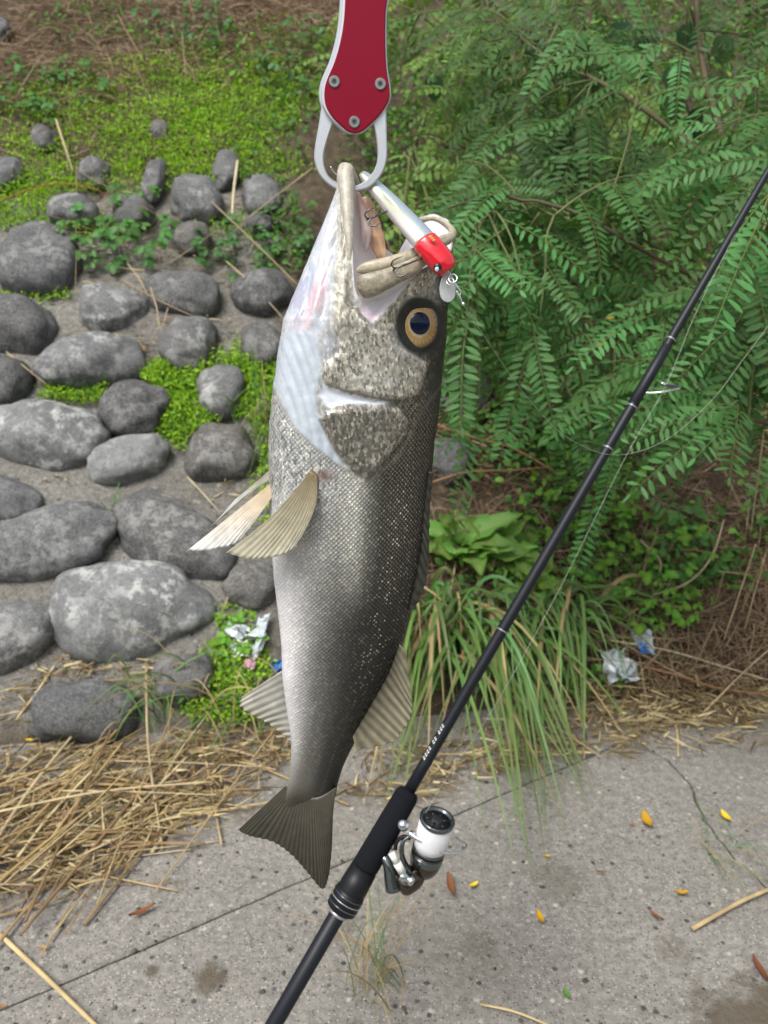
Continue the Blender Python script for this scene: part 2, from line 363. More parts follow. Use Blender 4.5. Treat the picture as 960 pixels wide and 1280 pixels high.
M['blank'] = plain('carbon_blank', (.008, .010, .015), .45, 0, Specular_IOR_Level=.3).m
m = plain('eva_foam', (.006, .007, .010), .9, 0, Specular_IOR_Level=.2); m.nrm(m.bump(m.noise(m.coord('Object'), 900, 2), .3, .0006)); M['foam'] = m.m
M['seat'] = plain('reel_seat_black', (.006, .007, .009), .45, 0, Specular_IOR_Level=.3).m
M['silver_ring'] = plain('silver_winding', (.42, .44, .46), .3, .7).m
M['white_print'] = plain('white_print', (.75, .75, .75), .5).m
m = plain('braided_line_spool', (.78, .78, .80), .55); wv = m.n('TexWave'); wv.inputs['Scale'].default_value = 260; wv.bands_direction = 'Z'; m.nrm(m.bump(wv.outputs['Fac'], .2, .0005)); M['spool_line'] = m.m
M['gunmetal'] = plain('gunmetal_chrome', (.16, .18, .19), .16, .9).m
M['bronze'] = plain('dark_bronze_chrome', (.10, .085, .07), .18, .9).m
M['chrome'] = plain('bright_chrome', (.62, .66, .68), .12, 1.0).m
M['knob'] = plain('pale_knob', (.72, .72, .68), .4).m
M['line'] = plain('fishing_line', (.34, .37, .32), .4).m
m = plain('litter_film', (.62, .68, .72), .2, 0, Transmission_Weight=.35); M['film'] = m.m
M['pink_film'] = plain('pink_wrapper', (.45, .27, .31), .45).m
M['blue_film'] = plain('blue_wrapper', (.03, .13, .38), .4).m
M['earth'] = plain('earth_ground', (.16, .15, .12), .95).m

M['water'] = plain('river_water', (.035, .05, .045), .12).m
M['blocking_slope'] = plain('light_blocking_slope', (.05, .075, .035), .95).m  # dark colour of the added, unseen far bank
# ------------------------------------------------------------------ setting: ground, concrete, bank
V = np.array([[-900, -900, -.07], [900, -900, -.07], [900, 900, -.07], [-900, 900, -.07]])
tag(mesh('ground', V, np.array([[0, 1, 2, 3]]), M['earth']), kind='structure')
tag(mesh('water', np.array([[-300, -62, -.9], [300, -62, -.9], [300, -2.6, -.9], [-300, -2.6, -.9]])+[0, 0, .86], np.array([[0, 1, 2, 3]]), M['water']), kind='structure')
xx, yy = np.meshgrid(np.linspace(-300, 300, 90), np.linspace(0, 60, 24)); hh = 26*sm(0, 45, yy)+fbm(np.stack([xx/14, yy/14, 0*xx], -1), 5)*2.2*sm(0, 8, yy)
tag(mesh('light_blocking_hill', np.stack([xx, -60-yy, hh-.3], -1).reshape(-1, 3), grid_faces(24, 90), M['blocking_slope']), kind='structure')  # unseen far bank, added behind the camera to darken frontal light and reflections
def g2(px, py): return ground(float(px), float(py))[:2]
def xline(a, b, c, d):
    A = np.array([b-a, c-d]).T; t = np.linalg.solve(A, c-a); return a+(b-a)*t[0]
def rough_edge(a, b, n, amp, seed):
    t = np.linspace(0, 1, n)[:, None]; P = a+(b-a)*t; d = (b-a)/np.linalg.norm(b-a); nn = np.array([-d[1], d[0]])
    return P+nn*(fbm(np.column_stack([P*22, np.full(n, seed)]), 5)*amp*np.minimum(1, np.minimum(t[:, 0], 1-t[:, 0])*12))[:, None]
toeA, toeB = (T1+HZ*.16)[:2], (T2+HZ*.16)[:2]
JL, JR = g2(0, 1262), g2(600, 1004); jd = JR-JL
jl = JL+jd*((-3.2-JL[0])/jd[0]); jt = xline(JL, JR, toeA, toeB); jc = g2(790, 922); jc = JL+jd*(((jc-JL)@jd)/(jd@jd))
ck = [jc]+[g2(*p) for p in ((835, 948), (865, 985), (880, 1022), (897, 1042), (918, 1072), (950, 1100), (1040, 1180))]+[np.array([1.3, -2.5])]
crack = np.vstack([rough_edge(ck[i], ck[i+1], 14, .006, i)[:-1] for i in range(len(ck)-1)]+[ck[-1][None]])
te = lambda t: toeA+(toeB-toeA)*t
joint = rough_edge(jl, jc, 220, .0012, 3); joint2 = rough_edge(jc, jt, 30, .0012, 4)
tl = xline(toeA, toeB, np.array([-3.2, 0]), np.array([-3.2, 1])); tr = xline(toeA, toeB, np.array([4., 0]), np.array([4., 1]))
unit2 = lambda v: v/(np.linalg.norm(v, axis=1)[:, None]+1e-12)
def slab_obj(poly):
    P = np.asarray(poly); ctr = P; d1 = unit2(np.roll(P, -1, 0)-np.roll(P, 1, 0)); ar = np.sum(P[:, 0]*np.roll(P[:, 1], -1)-np.roll(P[:, 0], -1)*P[:, 1]); P = P-np.column_stack([d1[:, 1], -d1[:, 0]])*.0022*np.sign(ar)
    V, F = slab(P, -.16, 0, .0030); V = V+np.array([0, 0, 0.])
    return tag(mesh('concrete_slab', V, F, M['concrete'], smooth=False), kind='structure')
slab_obj(np.vstack([joint, crack[1:], [[-3.2, -2.5]]]))
slab_obj(np.vstack([joint[::-1], [tl], [jt], joint2[::-1][1:-1]]))
slab_obj(np.vstack([crack[::-1], joint2[1:], [tr], [[4., -2.5]]]))
# bank: a sloping sheet with uneven surface
ne, ns = 460, 190
ee = np.linspace(-6.5, 7.5, ne); ss = np.linspace(-.16, 5.4, ns)**1.0
EE, SS = np.meshgrid(ee, ss); P = T1+EE[..., None]*E+SS[..., None]*S
disp = fbm(P*3.0, 11)*.022+fbm(P*13, 12)*.006
P = P+NB*disp[..., None]
P[..., 2] = np.where(SS < .02, np.minimum(P[..., 2], -.012+SS*.25), P[..., 2])
qx, qy = project(P)
mort = sm(-60, 20, qy-250+0*qx)*sm(30, -30, qx-350)*sm(40, -20, qy-900)
mort = np.clip(mort+fbm(P*5, 20)*.25*mort, 0, 1)
cols = np.stack([1-mort, 0*mort, 0*mort], -1).reshape(-1, 3)
bank_o = mesh('bank', P.reshape(-1, 3)-T1, grid_faces(ns, ne), M['bank'], cols={'col': cols}); bank_o.location = T1; tag(bank_o, kind='structure')

# stones set in the bank: (x0, x1, y0, y1, tone 0 dark - 1 pale, tint 0 grey - 1 brown, turn in degrees)
STONES = [(-4, 97, 289, 364, .22, 0, 6), (-30, 68, 367, 438, .10, .1, 10), (98, 182, 362, 413, .55, .1, -4), (192, 273, 338, 395, .22, .1, 12), (50, 176, 414, 486, .42, 0, -14),
 (199, 271, 398, 459, .30, .2, 0), (301, 351, 402, 453, .22, .3, 0), (60, 119, 244, 283, .25, .1, 10), (143, 190, 242, 286, .20, .2, 20), (210, 280, 226, 274, .28, 0, 5),
 (220, 263, 278, 314, .25, .8, 0), (300, 352, 220, 264, .38, 0, 0), (266, 299, 185, 234, .25, .1, 10), (178, 207, 196, 250, .14, .1, 5), (97, 138, 198, 234, .18, .1, 10), (-12, 32, 198, 233, .20, 0, 0),
 (288, 364, 343, 388, .10, .1, 5), (-18, 12, 25, 50, .15, 0, 0), (38, 72, 160, 186, .22, .2, 0), (186, 212, 151, 173, .25, .3, 0), (308, 343, 269, 292, .18, .2, 0),
 (-45, 36, 438, 513, .08, .1, 15), (-8, 131, 497, 590, .62, 0, 10), (108, 202, 543, 603, .80, .15, -18), (124, 212, 472, 545, .10, .1, 12), (245, 304, 459, 514, .50, .1, 8),
 (229, 325, 528, 597, .12, .6, 0), (-35, 52, 590, 656, .28, 0, 25), (-25, 146, 620, 726, .34, 0, -12), (146, 287, 612, 728, .16, .25, 34), (71, 257, 703, 816, .70, 0, 5), (-45, 62, 742, 850, .45, .1, -30),
 (282, 350, 690, 768, .18, .5, 20), (196, 271, 810, 885, .16, .2, -10), (27, 166, 850, 926, .15, 0, 4), (540, 612, 455, 520, .10, .2, 0), (535, 590, 548, 600, .07, .1, 0),
 (-150, -40, 300, 390, .3, 0, 5), (-140, -50, 470, 560, .4, .1, 5), (-160, -40, 640, 740, .3, 0, 10), (-150, -60, 790, 880, .4, .1, 0), (380, 460, 480, 545, .3, .1, 0), (360, 470, 640, 720, .3, .2, 0), (390, 470, 780, 850, .25, .1, 8), (380, 440, 330, 390, .2, .1, 0)]
sr = random.Random(5)                                  # the stone pitching goes on to the side
for iy, yy_ in enumerate((205, 270, 335, 410, 490, 575, 665, 760, 860)):
    for ix in range(8):
        hh_ = 44+yy_*.055; ww_ = hh_*sr.uniform(1.15, 1.6); xx_ = -70-ix*(88+yy_*.075)-(iy % 2)*45+sr.uniform(-12, 12)
        if all(abs(xx_-(q[0]+q[1])/2) > (ww_+q[1]-q[0])*.48 or abs(yy_-(q[2]+q[3])/2) > (hh_+q[3]-q[2])*.48 for q in STONES) and xx_+ww_/2 < -12:
            STONES.append((xx_-ww_/2, xx_+ww_/2, yy_-hh_/2, yy_+hh_/2, sr.uniform(.1, .6), sr.uniform(0, .4), sr.uniform(-12, 12)))
ST = np.array(STONES)
def in_stone(x, y, grow=1.0):
    x = np.asarray(x, float)[..., None]; y = np.asarray(y, float)[..., None]
    return (((x-(ST[:, 0]+ST[:, 1])/2)/((ST[:, 1]-ST[:, 0])/2*grow))**2+((y-(ST[:, 2]+ST[:, 3])/2)/((ST[:, 3]-ST[:, 2])/2*grow))**2 < 1).any(-1)
def ico(sub):
    import bmesh
    bm = bmesh.new(); bmesh.ops.create_icosphere(bm, subdivisions=sub, radius=1); V = np.array([v.co[:] for v in bm.verts]); F = np.array([[v.index for v in f.verts] for f in bm.faces]); bm.free(); return V, F
IV, IF = ico(4)
STONE_C = []
for q, (x0, x1, y0, y1, tone, tint, ang) in enumerate(STONES):
    cx, cy = (x0+x1)/2, (y0+y1)/2
    c = bank(cx, cy, .03); ex = (bank(x1, cy, .03)-bank(x0, cy, .03)); ey = bank(cx, y0, .03)-bank(cx, y1, .03)
    a = np.linalg.norm(ex)/2; bb = np.linalg.norm(ey)/2
    X = E; Y = S; th = math.radians(-ang); ca, sa = math.cos(th), math.sin(th)
    if abs(ang) > 8: # outline of a turned stone: widen along its length
        k = 1+abs(math.sin(2*th))*.25; a *= k; bb *= (2-k)*.93
    U = X*ca+Y*sa; W = -X*sa+Y*ca
    D = IV.copy()
    D = np.sign(D)*np.abs(D)**.86; r_ = 1+.17*fbm(IV*1.15+q*7.3, 31, 2)+.055*fbm(IV*3+q*3.1, 41, 3)
    if q in (0, 22): # a shallow fold across the stone
        r_ -= .07*np.exp(-((IV[:, 1]*.9+IV[:, 0]*.18-(.35 if q == 0 else -.05)+.1*np.sin(IV[:, 0]*3))/.07)**2)
    D = D*r_[:, None]; hgt = min(a, bb)*(.80+.15*rnd.random())
    V = D[:, :1]*a*U*.98+D[:, 1:2]*bb*W*.98+D[:, 2:]*hgt*NB
    loc = c-NB*hgt*.22
    o = mesh('stone', V, IF, M['stone'], bank_o); o.location = loc-T1; o['tone'] = float(tone); o['tint'] = float(tint)
    STONE_C.append((c, a, bb))
# ------------------------------------------------------------------ the fish, held up by its lower jaw
TILT = math.radians(5)
FX = np.array([1., 0, 0]); FY = np.array([0, math.sin(TILT), math.cos(TILT)]); FN = np.cross(FX, FY)
r0 = ray(440., 640.); FO = CAM+r0*(.60/r0[1]); KP = np.linalg.norm(r0)*0+(.60/r0[1])/FPX      # metres per pixel at the fish
FM = Matrix(((FX[0], FY[0], FN[0], FO[0]), (FX[1], FY[1], FN[1], FO[1]), (FX[2], FY[2], FN[2], FO[2]), (0, 0, 0, 1)))
def loc(px, py, w=0.0):                                # pixel on the fish plane moved w pixels towards the camera -> local metres
    px = np.asarray(px, float); py = np.asarray(py, float); w = np.broadcast_to(np.asarray(w, float)*KP, px.shape)
    r = ray(px, py); t = ((FO-CAM)@FN+w)/(r@FN); Pw = CAM+r*t[..., None]-FO
    return np.stack([Pw@FX, Pw@FY, Pw@FN], -1)
def lpts(pts): p = np.asarray(pts, float); return loc(p[:, 0], p[:, 1], p[:, 2] if p.shape[1] > 2 else 0.)
def to_world(L): return FO+L[..., :1]*FX+L[..., 1:2]*FY+L[..., 2:]*FN
fish = empty('fish', mw=FM)
tag(fish, 'large silver sea bass hanging head up from the red fish grip', 'fish')
ys = np.array([400, 440, 480, 520, 560, 600, 640, 680, 720, 760, 800, 840, 880, 920, 960, 985, 1003, 1022.])
Lx = np.array([356, 349, 344, 339, 337, 338, 339, 341, 344, 349, 353, 354, 359, 365, 364, 359, 356, 378.])
Rx = np.array([561, 557, 553, 549, 544, 539, 535, 531, 526, 517, 507, 494, 472, 449, 429, 421, 419, 404.])
rat = np.interp(np.arange(18), [0, 3, 7, 12, 15, 16, 17], [.54, .57, .58, .44, .25, .07, .02])
NA = 200
th = np.linspace(0, 2*np.pi, NA, endpoint=False)
def smooth1(y, yy, ff):
    f = np.interp(y, yy, ff); k = np.exp(-np.linspace(-2, 2, 17)**2); k /= k.sum(); return np.convolve(np.pad(f, 8, mode='edge'), k, 'valid')
yb = np.arange(1022, 399, -2.0); l_ = smooth1(yb, ys, Lx); R_ = smooth1(yb, ys, Rx); q_ = smooth1(yb, ys, rat)
PSI = math.radians(13)
rings = []
for y, a0, a1, q in zip(yb, l_, R_, q_):
    p0 = loc(a0, y); p1 = loc(a1, y); a = (p1[0]-p0[0])/2; cx = (p0[0]+p1[0])/2; b = a*q
    x = a*np.cos(th); ww = b*np.sign(np.sin(th))*np.abs(np.sin(th))**.9*(1-.16*np.cos(th))
    x2 = x*math.cos(PSI)+ww*math.sin(PSI); w2 = ww*math.cos(PSI)-x*math.sin(PSI)
    mx, mn = x2.max(), x2.min(); x2 = (x2-(mx+mn)/2)*(2*a/(mx-mn))
    rings.append(np.column_stack([cx+x2, np.full(NA, p0[1]), w2]))
base = rings[-1]
RIM = [(0, 567, 303, -4), (14, 565, 312, 18), (30, 548, 325, 36), (50, 515, 343, 48), (70, 478, 360, 54), (86, 452, 373, 55), (96, 444, 366, 53), (106, 442, 346, 49), (120, 441, 314, 42), (140, 440, 272, 28), (158, 440, 238, 15), (172, 436, 214, 7),
       (180, 430, 208, 0), (188, 440, 214, -8), (202, 450, 238, -20), (220, 463, 275, -34), (240, 478, 308, -46), (258, 498, 322, -54), (272, 508, 305, -56), (290, 515, 285, -52), (310, 524, 271, -44), (330, 543, 266, -32), (348, 563, 276, -18), (360, 567, 303, -4)]
RIM = np.array(RIM, float); deg = np.degrees(th)
kr = lambda k: np.interp(deg, RIM[:, 0], RIM[:, k])
def csm(f, n=5): k = np.ones(n)/n; return np.convolve(np.concatenate([f[-n:], f, f[:n]]), k, 'same')[n:-n]
rimP = loc(csm(kr(1)), csm(kr(2)), csm(kr(3)))
NT_ = 70
for t in np.linspace(0, 1, NT_)[1:]:
    bul = np.sin(np.pi*t)*0.0
    rings.append(base*(1-t)+rimP*t)
nout = len(rings)
throat = loc(np.full(NA, 462.), np.full(NA, 455.), 0.); tc = loc(463., 440., -6.)
cen = rimP.mean(0)
for t in (.012, .03, .07, .14, .24, .36, .5, .65, .8, .93, 1.0):
    tgt = tc+(rimP-cen)*np.array([.25, .05, .30]); inn = rimP*(1-t)+tgt*t
    shrink = cen*0; inn = inn+(tc-inn)*0.0
    rings.append(inn)
G = np.array(rings); nr = len(G)                       # (rings, NA, 3)
Wd = to_world(G); qx, qy = project(Wd)
mir = (-np.arange(NA)) % NA
near = np.sin(th) >= -1e-9
px = np.where(near[None], qx, qx[:, mir]); py = np.where(near[None], qy, qy[:, mir])     # far flank takes the near flank's marking
z3 = lambda pts: [(380+a/4.57, 340+b/4.57) for a, b in pts]
CHEEK = z3([(100, 570), (130, 640), (250, 680), (400, 715), (560, 730), (650, 700), (690, 600), (715, 520), (600, 460), (520, 430), (480, 330), (405, 310), (300, 200), (240, 200), (215, 260), (200, 450), (120, 520)])
OPER = z3([(130, 790), (250, 770), (540, 770), (600, 850), (590, 920), (480, 1060), (365, 1185), (300, 1150), (180, 1010), (95, 840)])
SUBOR = z3([(405, 305), (450, 215), (520, 125), (620, 20), (700, -20), (760, 20), (720, 90), (600, 150), (545, 220), (505, 330), (430, 340)])
GAP = z3([(110, 620), (140, 655), (260, 695), (400, 727), (545, 745), (420, 765), (250, 762), (130, 785), (70, 700)])
BRAN = z3([(-120, 330), (60, 330), (110, 560), (70, 700), (95, 850), (180, 1020), (290, 1150), (200, 1120), (60, 1010), (-60, 880), (-190, 600)])
MEMB = [(447, 371), (531, 332), (512, 356), (484, 388), (466, 408), (450, 392)]
gy = np.broadcast_to(py, px.shape)
insk = np.arange(nr)[:, None] >= nout
cheek = poly_sd(px, py, CHEEK); oper = poly_sd(px, py, OPER); subor = poly_sd(px, py, SUBOR); gap = poly_sd(px, py, GAP); bran = poly_sd(px, py, BRAN); memb = poly_sd(px, py, MEMB)
dent, dpar = seg_dist(px, py, [(431, 208), (432, 260), (430, 320), (428, 370), (424, 420)])
eyed = np.hypot((px-523)/24.5, (py-406)/28.0)
gillL = [(403, 600), (430, 598), (457, 603), (480, 588), (505, 562), (522, 528), (532, 500)]
gl, _ = seg_dist(px, py, gillL)
# relief
rel = 3.0*sm(-.5, 6, oper)+2.2*sm(-.5, 5, cheek)+1.2*sm(-1, 4, subor)-2.6*sm(0, 6, gap)-3.5*sm(0, 8, memb)
rel += 4.5*np.exp(-(dent/8.0)**2)*sm(430, 400, py)
stripe = np.sin((px*.90-py*.42+.0010*(py-420)**2)/1.7+np.sin(py/23)*.5)
rel += .8*stripe*sm(0, 6, bran)*sm(380, 430, py)*sm(4, 26, px-np.interp(py, [208, 400, 600], [425, 356, 338]))
rg, _ = seg_dist(px, py, z3([(190, 880), (250, 980), (350, 1130)])); rel += 1.2*np.exp(-(rg/1.6)**2)
rel -= 4.0*np.exp(-(np.maximum(0, eyed-.55)/.35)**2)*(eyed < 2)
hd = sm(620, 560, py)
rel += hd*.8*fbm(G*90, 3, 3)*sm(250, 330, py)
thr = sm(-10, 10, 432-px)*sm(420, 380, py); sil = sm(0, 22, px-np.interp(py, [208, 400, 600], [425, 356, 338]))
rel += thr*sil*4.0*fbm(np.stack([(px+py*.33)/9, (py-px*.3)/70, 0*px], -1), 8, 4)
rel[insk.repeat(NA, 1)] = 0; rel[nout-1] *= .3
# colours
u = np.where(th <= np.pi, th/np.pi, 2-th/np.pi)[None]*np.ones_like(px)      # 0 back .. 1 belly
stops = [0, .12, .25, .38, .50, .60, .70, .80, .90, 1.]
ramp = lambda vals: np.interp(u, stops, vals)
trunk = np.stack([ramp([.018, .040, .075, .090, .12, .20, .34, .50, .66, .72]), ramp([.022, .042, .073, .088, .12, .205, .35, .52, .68, .74]), ramp([.022, .034, .058, .075, .11, .205, .36, .55, .72, .78])], -1)
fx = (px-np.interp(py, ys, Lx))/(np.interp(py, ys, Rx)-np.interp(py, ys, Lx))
hi = np.interp(fx, [0, .1, .3, .42, .54, .62, .70, .82, .93, 1], [.66, .60, .46, .42, .58, .24, .075, .070, .045, .012])  # upper flank countershading, plus a pale reflection band painted along the middle
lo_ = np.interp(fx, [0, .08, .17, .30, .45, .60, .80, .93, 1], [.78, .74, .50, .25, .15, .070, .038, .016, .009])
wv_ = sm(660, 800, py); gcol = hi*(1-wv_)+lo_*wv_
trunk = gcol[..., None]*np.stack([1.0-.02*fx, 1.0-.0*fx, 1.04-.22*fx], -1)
tailf = sm(880, 1000, py)[..., None]; trunk = trunk*(1-tailf)+np.minimum(trunk, [.20, .19, .16])*.75*tailf
tb_ = sm(975, 1008, py)[..., None]; trunk = trunk*(1-tb_)+np.array([.066, .060, .046])*tb_
trunk *= (1+.18*fbm(np.stack([px/40, py/60, 0*px], -1), 14, 3))[..., None]
lat, _ = seg_dist(px, py, [(517, 540), (505, 620), (490, 700), (474, 790), (452, 860), (425, 920), (398, 1000)])
trunk *= (1+.9*np.exp(-(lat/1.3)**2)*(.5+.5*np.sin(py*1.4)))[..., None]
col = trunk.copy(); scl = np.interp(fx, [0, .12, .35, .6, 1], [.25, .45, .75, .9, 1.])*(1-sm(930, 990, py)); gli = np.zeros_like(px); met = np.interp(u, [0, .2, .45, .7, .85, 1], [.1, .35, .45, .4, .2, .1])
def put(mask, c, s=None, g=None, mt=None):
    global scl, gli, met
    mm = np.clip(mask, 0, 1); col[:] = col*(1-mm[..., None])+np.asarray(c)*mm[..., None]
    if s is not None: scl = scl*(1-mm)+s*mm
    if g is not None: gli = gli*(1-mm)+g*mm
    if mt is not None: met = met*(1-mm)+mt*mm
# head: dark crown, white throat, silver plates
gill_y = np.interp(px, [330, 345, 367, 380, 402, 420, 440, 457, 500, 530, 560], [462, 492, 534, 545, 563, 577, 595, 604, 572, 512, 470])
head = sm(6, -8, py-gill_y)
put(head, (.30, .30, .28), .0, .7, .35)
put(head*sm(-12, 10, px-np.interp(py, [300, 420, 470, 520, 560, 600], [560, 540, 500, 480, 470, 460])), (.035, .033, .025), 0, .3, .15)
crown = head*sm(-6, 14, px-np.interp(py, [280, 330, 380, 420, 470, 520, 600], [540, 535, 552, 545, 532, 524, 520]))
chest = sm(-6, 6, py-gill_y)*sm(660, 600, py)*sm(440, 410, px)
put(sm(10, -30, px-np.interp(py, [200, 330, 400, 480, 560, 600], [436, 436, 425, 405, 410, 430]))*head, (.46, .485, .525), 0, .10, .05)
pinkn = sm(.05, .5, fbm(np.stack([px/22, py/40, 0*px], -1), 55, 3))*sm(10, -20, px-425)*head*sm(440, 380, py)
put(pinkn*.7, (.50, .32, .37))
blu = sm(-.1, .6, fbm(np.stack([(px+py*.3)/12, py/34, 0*px], -1), 58, 4))*sm(10, -20, px-430)*head*sm(470, 400, py)
put(blu*.7, (.30, .36, .48))
vn = np.abs(fbm(np.stack([(px+py*.3)/10, py/40, 0*px], -1), 59, 4)); put(sm(.14, .02, vn)*sm(10, -20, px-428)*head*sm(470, 400, py)*.5, (.64, .66, .68))
put(sm(0, 5, bran)*sm(360, 420, py), (.46, .51, .57), 0, 0, .05)
put(sm(0, 5, bran)*sm(.2, .9, -stripe)*.35*sm(380, 430, py), (.26, .31, .38))
put(chest*sm(-2, 6, -bran), (.40, .42, .43), .5, .8, .35)
put(crown, (.012, .014, .010), .0, .04, .0)
put(sm(-1, 3, cheek), (.40, .385, .34), 0, 1., .5)
put(sm(0, 6, cheek)*np.exp(-(np.hypot((px-462)/30, (py-474)/22))**2)*.7, (.66, .65, .60), 0, .9, .5)
put(sm(0, 4, cheek)*np.exp(-(np.hypot((px-425)/14, (py-472)/16))**2)*.6, (.20, .19, .165), 0, 1., .4)
put(sm(-1, 3, cheek)*sm(505, 545, px+ (py-450)*.25)*.65, (.15, .125, .085), 0, 1., .5)
put(sm(-2, 3, subor), (.36, .34, .28), 0, 1., .45)
put(sm(-1, 3, oper), (.20, .19, .165), 0, 1., .5)
put(sm(-1, 3, oper)*sm(14, 2, poly_sd(px, py, z3([(220, 900), (560, 760), (600, 900), (480, 1060), (362, 1150)]))+10)*.35, (.10, .095, .08), 0, .7, .45)
put(sm(.5, 3, gap), (.62, .66, .74), 0, .05, .05)
put(np.exp(-(seg_dist(px, py, z3([(130, 640), (250, 682), (400, 718), (550, 742)]))[0]/1.6)**2)*.8, (.045, .04, .035), 0, 0, .1)
put(np.exp(-(seg_dist(px, py, z3([(90, 845), (180, 1015), (300, 1155), (362, 1190), (480, 1068), (595, 925)]))[0]/1.7)**2)*.75*head, (.04, .036, .03), 0, 0, .1)
put(np.exp(-(seg_dist(px, py, z3([(405, 320), (408, 290), (450, 215), (520, 128)]))[0]/1.2)**2)*.8, (.03, .028, .02), 0, 0, .1)
put(sm(0, 4, memb), (.70, .66, .72), 0, 0, .02)
put(sm(0, 6, memb)*sm(.1, .6, fbm(np.stack([px/16, py/16, 0*px], -1), 77, 2))*.5, (.66, .45, .54))
dstk = fbm(np.stack([px/2.2, py/26, 0*px], -1), 93, 3)
put(sm(13, 6, dent)*sm(435, 385, py)*.8, (.44, .42, .35), 0, .55, .12)
put(sm(13, 8, dent)*sm(435, 385, py)*sm(.1, .6, dstk)*.7, (.15, .135, .095), 0, .3, .1)
put(sm(5, 0, seg_dist(px, py, [(441, 260), (442, 330), (446, 372)])[0])*.7, (.72, .74, .76), 0, 0, .02)
put(sm(1.42, 1.12, np.hypot((px-525)/25, (py-407)/29)), (.012, .014, .011), 0, .03, .0)
put(sm(6, 0, np.hypot((px-452)/1.2, py-600))*.6, (.72, .72, .68), 0, .5, .3)
put(np.exp(-(np.hypot((px-404)/1.6, py-594)/8)**2)*.8, (.14, .05, .035), 0, .2, .1)
snoutw = sm(6, 0, np.hypot((px-561)/1.2, (py-312)))
put(snoutw*.8, (.62, .56, .55), 0, 0, .05)
ins = np.repeat(insk, NA, 1)
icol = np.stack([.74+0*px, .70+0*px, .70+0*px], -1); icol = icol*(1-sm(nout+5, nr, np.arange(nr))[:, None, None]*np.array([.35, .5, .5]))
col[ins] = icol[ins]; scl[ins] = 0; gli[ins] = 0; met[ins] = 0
edge = np.arange(nr) == nout-1
# displace along the grid normal
dU = np.roll(G, -1, 1)-np.roll(G, 1, 1); dV = np.gradient(G, axis=0); Nn = np.cross(dU, dV); Nn /= np.linalg.norm(Nn, axis=-1, keepdims=True)+1e-12
if Nn[150, NA//4, 2] < 0: Nn = -Nn
G2 = G+Nn*(rel*KP)[..., None]
du = np.linalg.norm(np.diff(np.concatenate([G, G[:, :1]], 1), axis=1), axis=-1); au = np.concatenate([np.zeros((nr, 1)), np.cumsum(du, 1)], 1)[:, :-1]
dvv = np.linalg.norm(np.diff(G[:, [NA//4, 3*NA//4]].mean(1), axis=0), axis=-1); av = np.concatenate([[0], np.cumsum(dvv)])[:, None]*np.ones((1, NA))
uv = np.stack([au-au[:, NA//4:NA//4+1], av], -1).reshape(-1, 2)
Vb = np.vstack([G2.reshape(-1, 3), G2[0].mean(0)[None], G2[-1].mean(0)[None]]); nV = nr*NA
ar = np.arange(NA); caps = np.vstack([np.column_stack([np.full(NA, nV), (ar+1) % NA, ar]), np.column_stack([np.full(NA, nV+1), (nr-1)*NA+ar, (nr-1)*NA+(ar+1) % NA])])
dots = np.stack([sm(.60, .80, fx)*sm(1.02, .95, fx)*sm(470, 530, py)*sm(860, 640, py)*.85, np.exp(-(lat/9)**2)*sm(560, 620, py)*sm(900, 760, py)+.35*sm(.55, .7, fx)*sm(600, 660, py)*sm(960, 800, py), 0*px], -1)*(~ins)[..., None]  # bronze scale centres, then the mask for painted sparkle
app = lambda A, v: np.vstack([A.reshape(-1, A.shape[-1]), np.asarray(v, float)])
mesh('body', Vb, [grid_faces(nr, NA, True), caps], M['fish'], fish, cols={'col': app(np.clip(col, 0, 1), [[.1, .1, .1], [.35, .2, .2]]), 'msk': app(np.stack([scl, gli, met], -1), [[0, 0, 0], [0, 0, 0]]), 'dots': app(dots, [[0, 0, 0], [0, 0, 0]])}, uv=app(uv, [[0, 0], [0, 0]]))

